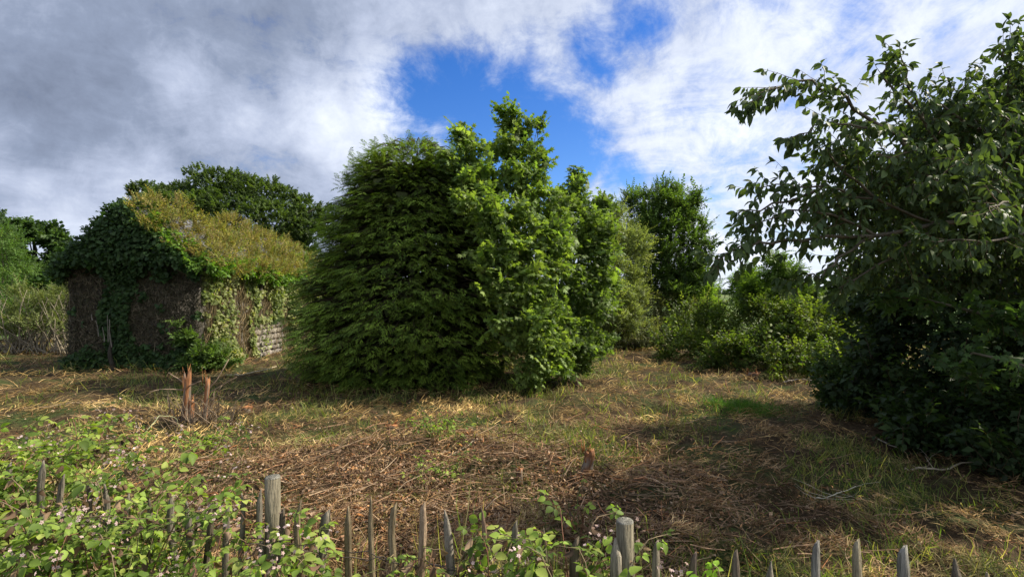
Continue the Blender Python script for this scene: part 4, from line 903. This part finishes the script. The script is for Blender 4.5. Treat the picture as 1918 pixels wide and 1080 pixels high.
for q in (((348, 730, 8.6), (300, 728, 8.4), .012), ((350, 720, 8.6), (317, 697, 8.5), .013), ((385, 735, 8.5), (430, 672, 8.6), .014), ((385, 740, 8.5), (445, 705, 8.5), .010), ((356, 722, 8.6), (378, 713, 8.4), .013), ((318, 775, 8.5), (316, 740, 8.5), .014), ((300, 729, 8.4), (268, 746, 8.3), .009),
          ((362, 755, 8.5), (384, 737, 8.4), .01), ((395, 760, 8.5), (418, 720, 8.4), .008), ((398, 765, 8.4), (436, 735, 8.4), .007), ((390, 780, 8.4), (402, 735, 8.3), .007)):
    obj('branch', tube(curve(P(*q[0]), P(*q[1]), .05, 5), np.linspace(q[2], q[2]*.5, 5), 5, (.26, .19, .13)), M_bark, stp)
w_ = []
for k in range(110):
    b_ = PG(random.uniform(318, 440), random.uniform(8.1, 8.8)); w_.append(tube(curve(b_, b_+np.array([random.gauss(.05, .22), random.gauss(0, .2), random.uniform(.1, .55)]), .12, 5), np.linspace(.010, .003, 5), 3, np.array((.26, .2, .14))*random.uniform(.5, 1.4), cap=False))
obj('twigs', cat(w_), M_dry, stp, 'stuff')
for lab, px, d, h, r, s_ in (('small torn orange stump in the middle of the brushwood', 733, 8.2, .20, .09, 11), ('upright split red-brown stump in front of the grass', 1095, 5.85, .34, .06, 12), ('short splintered stump among brambles left of the split red-brown one', 973, 5.7, .22, .04, 13),
                             ('shredded low orange stump in the left part of the brushwood', 752, 5.4, .10, .08, 14), ('dark stump with torn top at the edge of the sunny grass', 1408, 13.2, .32, .14, 15), ('small orange stump just above the bramble tips', 945, 5.2, .13, .05, 16), ('broken orange root stump near the splintered double stump', 463, 9.2, .12, .10, 17), ('brown curled stump behind the flowering bramble', 1068, 4.4, .18, .05, 18)):
    x, y = (px-959)/F*d, d; st_ = thing('small_stump', (x, y, g1(x, y)), lab, 'tree stump'); splinter_stem(st_, x, y, h, r, .8, (random.gauss(0, .2), 0), s_)

# ------------------------------------------------------------------ branches lying about
def fallen(lab, wp, r, col, tw=4):
    pts = np.array([PG(px, d)+np.array([0, 0, h]) for px, d, h in wp]); root = thing('fallen_branch', pts[0], lab, 'branch')
    n = len(pts); kk = np.linspace(0, n-1, n*4); pp = np.stack([np.interp(kk, np.arange(n), pts[:, i]) for i in range(3)], -1)+R_.normal(size=(n*4, 3))*.008
    obj('stick', tube(pp, np.linspace(r, r*.4, n*4), 6, col, .15), M_bark, root, smooth=True)
    for k in range(tw):
        a_ = pp[R_.integers(len(pp))]; obj('twig', tube(curve(a_, a_+np.array([random.gauss(0, .2), random.gauss(0, .2), abs(random.gauss(.02, .08))]), .1, 4), [r*.3, r*.25, r*.2, r*.1], 4, col), M_bark, root)
fallen('long pale branch lying in the shade at the right edge', [(1690, 6.3, .05), (1760, 6.1, .08), (1820, 6.2, .10), (1900, 6.6, .18)], .014, (.34, .29, .2), 5)
fallen('thin pale bent sprig catching the sun on the dark grass', [(1520, 5.4, .06), (1550, 5.3, .10), (1600, 5.45, .12)], .006, (.5, .47, .36), 9)
fallen('pale stick lying below the barn side wall', [(425, 14.5, .05), (455, 14.2, .08), (478, 14.0, .1), (520, 15.4, .1)], .03, (.42, .36, .24), 5)
fallen('long brown branch in the brushwood above the left fence post', [(560, 6.2, .08), (640, 6.6, .12), (700, 7.2, .1)], .012, (.2, .14, .09), 5)
fallen('slender leaning branch behind the brambles at left', [(75, 9.0, .04), (130, 9.4, .08), (190, 9.8, .05)], .02, (.16, .12, .08), 3)
fallen('straight grey stick on the brown cut grass', [(840, 6.4, .05), (890, 6.9, .07), (930, 7.1, .06)], .008, (.34, .28, .2), 2)
fallen('pale broken stick beside the dark stump', [(1465, 12.4, .05), (1500, 12.6, .1), (1520, 12.2, .1)], .018, (.42, .36, .3), 4)
fallen('arching pale bramble stem by the splintered double stump', [(245, 6.8, .1), (300, 7.4, .45), (330, 7.7, .35), (345, 7.8, .1)], .006, (.33, .36, .2), 0)
fallen('dark bent branch across the shaded grass at the right', [(1640, 7.6, .1), (1700, 7.0, .14), (1760, 6.9, .12), (1730, 6.4, .05)], .009, (.3, .26, .2), 6)
wc = []
for k in range(7):
    rg = np.random.default_rng(400+k); L = .5; v = [(-L, -.06, 0), (-L*.5, .10, .04), (L*.7, .09, .05), (L, 0, .02), (L*.5, -.10, .03), (0, .01, .12)]
    v = np.array(v)+rg.normal(size=(6, 3))*.04; wc.append(mesh_of('wood_chip', T(v, [(0, 5, 1), (1, 5, 2), (2, 5, 3), (3, 5, 4), (4, 5, 0), (0, 1, 2), (0, 2, 4), (2, 3, 4)], np.tile(np.array((.55, .25, .09))*(.6+.15*k), (6, 1))), M_wood))
for k in range(70):
    px = random.gauss(700, 190) if k < 58 else random.uniform(350, 1100); d = random.uniform(4.4, 9.0)
    p_ = PG(px, d); o = link('wood_chip', wc[k % 7]); o.location = tuple(p_+np.array([0, 0, .07])); o.rotation_euler = (random.gauss(0, .3), random.gauss(0, .4), random.uniform(0, 6.28)); s_ = random.uniform(.07, .2); o.scale = (s_, s_*.8, s_)
    tag(o, 'torn orange splinter of wood lying on the brushwood', 'wood chip', 'orange wood splinters scattered on the ground')

# ------------------------------------------------------------------ litter, dry grass and green grass
def polar(n, r0, r1, a0=-52, a1=52, p=0.0):
    u = R_.random(n); a_ = np.radians(a0+(a1-a0)*R_.random(n))
    r = r0*(r1/r0)**u
    return r*np.sin(a_), r*np.cos(a_)
def strips(x, y, L, w, az, el, bend, cols, lift=0.0, seg=2):
    n = len(x); z = gh(x, y)+lift; d = np.stack([np.cos(az)*np.cos(el), np.sin(az)*np.cos(el), np.sin(el)], -1); sd = nz(np.cross(d, nz(R_.normal(size=(n, 3))*.5+np.array([0, 0, 1.]))))
    p0 = np.stack([x, y, z], -1); bv = nz(R_.normal(size=(n, 3)))*bend[:, None]*L[:, None]
    p1 = p0+d*(L*.5)[:, None]+bv+np.array([0, 0, 1.])*(bend*L*.3)[:, None]; p2 = p0+d*L[:, None]-np.array([0, 0, 1.])*(bend*L*.6)[:, None]
    hw = (w/2)[:, None]
    v = np.stack([p0-sd*hw, p0+sd*hw, p1-sd*hw, p1+sd*hw, p2], 1).reshape(-1, 3); b_ = (np.arange(n)*5)[:, None, None]
    f = (np.array([(0, 1, 3), (0, 3, 2), (2, 3, 4)])[None]+b_).reshape(-1, 3)
    c = np.repeat(cols, 5, axis=0); return T(v, f, c)
def near_barn(x, y): return (x < BX1+.05) & (x > BX0-.05) & (y > BY0-.02) & (y < BY1)
def cmul(c, f): return c*np.asarray(f)[:, None]
BRUSH = lambda x, y: np.clip(1.15-np.hypot((x+1.3)/4.6, (y-5.6)/3.2), 0, 1)      # the heap of cut brushwood left of the middle
# mown dry grass
n = 190000; x, y = polar(n, 2.7, 34); k = ~near_barn(x, y); x, y = x[k], y[k]; n = len(x); r = np.hypot(x, y)
dens = n2(x, y, .9, 40, 3); clump = n2(x, y, 3.5, 41, 3)
k = R_.random(n) < np.clip(.30+(clump-.44)*5.5+(dens-.5)*1.5, .06, 1); x, y, r, dens, clump = x[k], y[k], r[k], dens[k], clump[k]; n = len(x)
flow = n2(x, y, .5, 42, 2)*14; az = flow+R_.normal(size=n)*1.15; bh = BRUSH(x, y)
DRY = [(.13, .08, .03), (.30, .195, .075), (.45, .31, .12), (.56, .42, .18)]; RED = [(.10, .055, .025), (.21, .12, .055), (.34, .215, .105), (.46, .33, .18)]
pc = palette(n, DRY, None, .2); pr_ = palette(n, RED, None, .2); redm = np.clip((n2(x, y, .7, 43, 3)-.46)*6+bh*.9+np.clip(x-.6, 0, 2)*.5*np.clip((8-y)/3, 0, 1), 0, 1)[:, None]  # straw turns browner in the right foreground, the shade there painted in
gm = np.clip((n2(x, y, 1.1, 44, 3)-.50)*7, 0, 1)[:, None]; c = pc*(1-redm)+pr_*redm; c = c*(1-gm*.75)+palette(n, [(.07, .10, .03), (.14, .17, .05)])*gm*.75
pat = np.clip(1+4.2*(n2(x, y, 1.4, 61, 3)-.5), .28, 1.8)*np.clip(1+2.2*(n2(x, y, 3.4, 63, 2)-.5), .5, 1.5)*np.clip(.5+(n2(x, y, 6.5, 62, 2)), .6, 1.5); c = cmul(c, pat)
s = (r/4.5)**.55; obj_ = strips(x, y, (.05+.12*R_.random(n))*s, (.0026+.0026*R_.random(n))*s*1.2, az, .05+np.abs(R_.normal(size=n))*.28, .04+.14*R_.random(n), c, lift=R_.random(n)*.14*np.clip(clump*3-1.1, 0, 1.2)+.004)
tag(obj('dry_grass', obj_, M_dry), 'flattened mown dry grass and straw covering the clearing', 'dry grass', None, 'stuff')
# green and yellow grass blades
n = 120000; x, y = polar(n, 2.7, 30); k = ~near_barn(x, y); x, y = x[k], y[k]; r = np.hypot(x, y)
gmask = n2(x, y, 1.1, 44, 3); edge = np.exp(-((np.hypot(x-CC[0], (y-CC[1]))-3.1)/.45)**2)*.30; right = np.clip((x+0.2)/3, 0, 1)*np.clip((9-y)/4, 0, 1)*.08; fenceline = np.exp(-((y-(2.9-.2*x))/.6)**2)*.10
tuft = n2(x, y, 6, 46, 2)
pr2 = np.clip((gmask+edge+right+fenceline-.485)*5, 0.02, 1)*np.clip((tuft-.38)*5, .05, 1); k = (R_.random(len(x)) < pr2)&~(np.hypot(x-CC[0], y-CC[1]) < 2.6); x, y, r = x[k], y[k], r[k]; n = len(x)
s = (r/4.5)**.6; c = palette(n, [(.05, .085, .02), (.09, .135, .03), (.16, .18, .055), (.30, .26, .11)], None, .2)
az = R_.random(n)*6.28; obj_ = strips(x, y, (.08+.14*R_.random(n))*s, (.004+.003*R_.random(n))*s, az, .5+.8*R_.random(n), .06+.16*R_.random(n), c)
tag(obj('grass', obj_, M_leaf), 'tufts of green and yellowing grass growing through the mown litter', 'grass', None, 'stuff')
# seed stalks and long blades along the fence
n = 3200; x = R_.uniform(-4.2, 2.4, n); y = 2.45-.245*x+R_.normal(size=n)*.5; k = (x > .3) | (R_.random(n) < .6); x, y = x[k], y[k]; n = len(x)
obj_ = strips(x, y, .25+.5*R_.random(n), .004+.004*R_.random(n), R_.random(n)*6.28, 1.0+.5*R_.random(n), .05+.12*R_.random(n), palette(n, [(.10, .17, .03), (.17, .23, .06), (.38, .32, .16), (.45, .38, .2)]))
tag(obj('tall_grass', obj_, M_leaf), 'long grass blades and dry seed stalks standing along the fence', 'grass', None, 'stuff')
# twigs and brushwood
n = 21000; x, y = polar(n, 3.0, 13, -50, 44); b_ = BRUSH(x, y); k = R_.random(n) < np.clip(b_*1.3+.10, 0, 1); x, y, b_ = x[k], y[k], b_[k]; n = len(x); r = np.hypot(x, y)
ts = []
z = gh(x, y); az = R_.random(n)*6.28; el = np.abs(R_.normal(size=n))*.22; L = .08+.42*R_.random(n)**2; lf = R_.random(n)*.16*b_+.01
d = np.stack([np.cos(az)*np.cos(el), np.sin(az)*np.cos(el), np.sin(el)*R_.choice([1, .2], n)], -1); p0 = np.stack([x, y, z+lf], -1); p1 = p0+d*L[:, None]; pm = (p0+p1)/2+R_.normal(size=(n, 3))*(.05*L)[:, None]
fr = frames(d, np.tile([.1, .05, 1.], (n, 1))); rad = (.0022+.0055*R_.random(n)**3)*(r/5)**.4
an = np.arange(3)/3*2*np.pi; ring = np.cos(an)[None, :, None]*fr[:, None, :, 0]+np.sin(an)[None, :, None]*fr[:, None, :, 2]
v = np.concatenate([p0[:, None]+ring*rad[:, None, None], pm[:, None]+ring*rad[:, None, None]*.85, p1[:, None]+ring*rad[:, None, None]*.5], 1).reshape(-1, 3)
fb = []
for i in (0, 3):
    for j in range(3): a0 = i+j; b0 = i+(j+1) % 3; fb += [(a0, b0, b0+3), (a0, b0+3, a0+3)]
f = (np.array(fb)[None]+(np.arange(n)*9)[:, None, None]).reshape(-1, 3)
c = palette(n, [(.08, .05, .03), (.18, .11, .065), (.32, .21, .13), (.46, .34, .22), (.42, .18, .08)], None, .25)
tag(obj('brushwood', T(v, f, np.repeat(c, 9, axis=0)), M_dry), 'tangled heap of cut twigs and bramble stems behind the fence', 'brushwood', None, 'stuff')
# dead leaves
n = 130000; x, y = polar(n, 2.8, 14, -50, 46); b_ = BRUSH(x, y); k = R_.random(n) < np.clip(b_*.95+.09, 0, 1)*np.clip((n2(x, y, 2.5, 48, 3)-.33)*4, .1, 1); x, y = x[k], y[k]; n = len(x); r = np.hypot(x, y)
pos = np.stack([x, y, gh(x, y)+.01+.12*R_.random(n)*BRUSH(x, y)], -1); LD = [leaf4(.6, .25, .3), leaf4(.45, -.2, .5), leaf4(.7, .15, -.3)]
fr = frames(nz(R_.normal(size=(n, 3))*np.array([1, 1, .5])), R_.normal(size=(n, 3))*.7+np.array([0, 0, 1.])); sc = (.022+.03*R_.random(n))*(r/5)**.35; w = R_.integers(0, 3, n)
c = palette(n, [(.06, .038, .025), (.16, .095, .055), (.30, .19, .115), (.44, .33, .23), (.48, .26, .12), (.13, .16, .06)], None, .22)
tag(obj('leaf_litter', cat([inst(t, pos[w == q], fr[w == q], sc[w == q], c[w == q]) for q, t in enumerate(LD)]), M_dry), 'withered brown leaves lying among the cut twigs', 'leaf litter', None, 'stuff')

# ------------------------------------------------------------------ brambles and small green plants
LB = [leaf8(.72, .12, .25), leaf8(.66, .16, .35, .04)]
def compound(seed, nl=3):
    rg = np.random.default_rng(seed); t = T(); lf = LB[seed % 2]
    for a_, s_ in ((0, 1.0), (72, .85), (-72, .85), (125, .65), (-125, .65))[:nl]:
        a_ = math.radians(a_+rg.normal()*8); t.add(lf.put((math.sin(a_)*.12, .35+math.cos(a_)*.12, .0), Ez((math.sin(a_), math.cos(a_), -.12+rg.normal()*.12), (rg.normal()*.15, rg.normal()*.15, 1)), .62*s_, [rg.uniform(.85, 1.15)]*3))
    t.add(tube([(0, 0, 0), (0, .4, 0)], [.02, .015], 3, (.12, .14, .05), cap=False)); return t
CMP = [compound(k, 3 if k < 4 else 5) for k in range(6)]
BCOL = [(.05, .085, .02), (.09, .14, .028), (.14, .21, .04), (.20, .28, .055), (.25, .29, .08)]
def flower_t(seed):
    rg = np.random.default_rng(seed); t = T()
    for k in range(5):
        a_ = k/5*6.283+rg.normal()*.1; ax = np.array([math.cos(a_), math.sin(a_), .15]); t.add(T(leaf4(.75, .1, .1).v, leaf4().f, np.tile((.80, .68, .70), (5, 1))).put((0, 0, 0), Ez(ax), .5))
    t.add(T([(-.12, -.12, .1), (.12, -.12, .1), (0, .14, .1)], [(0, 1, 2)], np.tile((.4, .42, .2), (3, 1)))); return t
FLW = [flower_t(k) for k in range(3)]
def bramble(lab, base, spread, height, ncane, step=.055, nobj=200, cols=BCOL, size=.085, flowers=0, toward=(0, 0), dead=.28, group=None, name='bramble', catg='bramble'):
    base = np.array([base[0], base[1], g1(base[0], base[1])]); root = thing(name, base, lab, catg, group); canes = []; pos = []; ax = []; sz = []; fp = []; dp = []
    for k in range(ncane):
        a_ = R_.random()*6.283; q = R_.random()**.5*spread[0]*.6; b_ = base+np.array([math.cos(a_)*q, math.sin(a_)*q*spread[1]/spread[0], 0]); b_[2] = g1(b_[0], b_[1])
        a2 = R_.random()*6.283; L = spread[0]*(.35+.65*R_.random()); hz = height*(.5+.6*R_.random()); e_ = b_+np.array([math.cos(a2)*L+toward[0], math.sin(a2)*L*spread[1]/spread[0]+toward[1], hz*(.35+.5*R_.random())])
        t = np.linspace(0, 1, 9)[:, None]; cv = b_*(1-t)+e_*t+np.array([0, 0, 1.])*hz*.75*np.sin(t*np.pi*.8)*(.5+.5*R_.random())+np.cumsum(R_.normal(size=(9, 3))*.012, 0)
        cv[:, 2] = np.maximum(cv[:, 2], gh(cv[:, 0], cv[:, 1])+.02); cv[:, 2] = np.minimum(cv[:, 2], base[2]+height*(1+.06*R_.normal()))
        canes.append(tube(cv, np.linspace(.004, .0018, 9), 4, np.array([(.10, .11, .04), (.16, .08, .05), (.2, .15, .09)][R_.integers(3)]), cap=False))
        seg = np.linalg.norm(np.diff(cv, axis=0), axis=1); cum = np.concatenate([[0], np.cumsum(seg)]); s = cum[-1]*.12; j = 0
        while s < cum[-1]:
            p_ = np.array([np.interp(s, cum, cv[:, i]) for i in range(3)]); d_ = nz(cv[min(8, int(s/cum[-1]*8)+1)]-cv[int(s/cum[-1]*8)]); sd = nz(np.cross(d_, (0, 0, 1)))*(1 if j % 2 else -1)
            aa = nz(sd*.8+d_*.5+np.array([0, 0, .25])+R_.normal(size=3)*.3)
            if R_.random() < dead: dp.append((p_, nz(aa+np.array([0, 0, -1.2]))))
            else: pos.append(p_); ax.append(aa); sz.append(size*np.clip(1+.28*R_.normal(), .5, 1.6))
            s += step*(.7+.6*R_.random()); j += 1
        if flowers and k < flowers: fp.append(cv[-1-R_.integers(3)]+np.array([0, 0, .05]))
    pos = np.array(pos); ax = np.array(ax); sz = np.array(sz); n = len(pos); col = palette(n, cols, None, .15)
    fr = frames(ax, np.array([0, 0, 1.])+R_.normal(size=(n, 3))*.38)
    obj('canes', cat(canes), M_bark, root, 'stuff')
    leaf_objects(root, 'leaf', CMP, (pos, fr, sz, R_.integers(0, 6, n)), nobj, M_leaf, col, 'foliage')
    if dp:
        p_ = np.array([q[0] for q in dp]); a_ = np.array([q[1] for q in dp]); m = len(p_)
        obj('dead_leaves', cat([inst(leaf8(.5, .3, .4), p_, frames(a_, R_.normal(size=(m, 3))), .06, palette(m, [(.07, .05, .035), (.16, .10, .06), (.30, .21, .13)])),]), M_dry, root, 'stuff')
    for q in fp:
        m = 18; pp = q+R_.normal(size=(m, 3))*np.array([.045, .045, .04]); fr = frames(nz(R_.normal(size=(m, 3))*.5+np.array([0, -.2, 0])+np.array([0, 1., 0])), nz(R_.normal(size=(m, 3))*.6+np.array([0, -.5, 1.])))
        obj('flower_cluster', cat([inst(FLW[i], pp[i::3], fr[i::3], .021, palette(len(pp[i::3]), [(.50, .42, .36), (.85, .76, .76), (.36, .27, .19), (.70, .62, .58)])) for i in range(3)]), M_flower, root, 'stuff')
    return n
bramble('dense flowering bramble thicket piled over the far left end of the fence', (-3.7, 3.5), (1.25, .9), 1.08, 70, flowers=26, nobj=220)
bramble('bramble thicket with pinkish flowers between the left post and the far left end', (-2.5, 3.15), (1.05, .7), 1.0, 62, flowers=26, nobj=240)
bramble('bright bramble mass filling the bottom left corner in front of the fence', (-2.45, 2.62), (1.05, .42), 1.05, 80, flowers=18, nobj=290, size=.075)
bramble('lower bramble trailing off towards the left round post', (-1.5, 2.5), (.62, .3), .92, 44, flowers=2, nobj=160, size=.075, dead=.4)
bramble('bright green bramble with white flowers growing through the pickets left of the thick post', (.18, 2.30), (.55, .32), .98, 80, flowers=14, nobj=290, size=.075, dead=.22)
bramble('small bright yellow-green bramble just right of the thick round post', (.84, 2.24), (.26, .16), .88, 30, nobj=120, size=.072, cols=[(.14, .24, .03), (.2, .34, .04), (.27, .42, .06)], dead=.05)
bramble('tangle of bramble low in front of the pickets just left of the left round post', (-1.15, 2.45), (.5, .22), .86, 30, flowers=6, nobj=150, size=.07, dead=.35)
bramble('few bramble shoots rising beside the left round post', (-1.12, 2.85), (.28, .2), .95, 7, nobj=60, size=.08, dead=.05)
bramble('short bramble shoots low between the middle pickets', (-.45, 2.55), (.55, .2), .82, 34, nobj=200, size=.065, dead=.55)
bramble('small green weed patch in the middle of the brushwood', (-.92, 7.0), (.45, .4), .34, 26, nobj=60, size=.07, dead=.05, name='weed_patch', catg='weeds', step=.07)
bramble('green weed patch lower in the brushwood, nearer the fence', (-.80, 5.9), (.42, .3), .25, 18, nobj=60, size=.06, dead=.05, name='weed_patch', catg='weeds', step=.07)
bramble('green bramble regrowth left of the splintered double stump', (-4.1, 7.0), (.5, .4), .30, 14, nobj=60, size=.085, dead=.1, flowers=3, name='weed_patch', catg='weeds')
bramble('bramble regrowth with pale flowers far left beyond the thicket', (-5.6, 6.6), (.9, .7), .45, 26, nobj=60, size=.09, dead=.2, flowers=7, name='weed_patch', catg='weeds')
bramble('withered hanging brown leaves and stems behind the flowering bramble', (.42, 4.2), (.3, .3), .42, 12, nobj=20, size=.06, dead=.8, name='weed_patch', catg='weeds')
bramble('single yellow-green shoot between two dark pickets right of the thick post', (1.12, 2.25), (.05, .05), .78, 3, nobj=30, size=.06, cols=[(.2, .34, .04), (.27, .42, .06)], dead=0, name='weed_patch', catg='weeds')
# soft green tuft in the grass on the right
tf = thing('grass_tuft', PG(1385, 9.6), 'soft green feathery tuft on the mown grass below the dark stump', 'grass tuft')
n = 2600; a_ = R_.random(n)*6.28; q = np.abs(R_.normal(size=n))*.30; x = PG(1385, 9.6)[0]+np.cos(a_)*q*1.3; y = 9.6+np.sin(a_)*q
obj('blades', strips(x, y, .15+.2*R_.random(n), np.full(n, .006), R_.random(n)*6.28, .5+.7*R_.random(n), np.full(n, .12), palette(n, [(.04, .09, .02), (.07, .14, .03)])), M_leaf, tf, 'stuff')
print('triangles', TRIS[0], 'objects', len(bpy.data.objects))
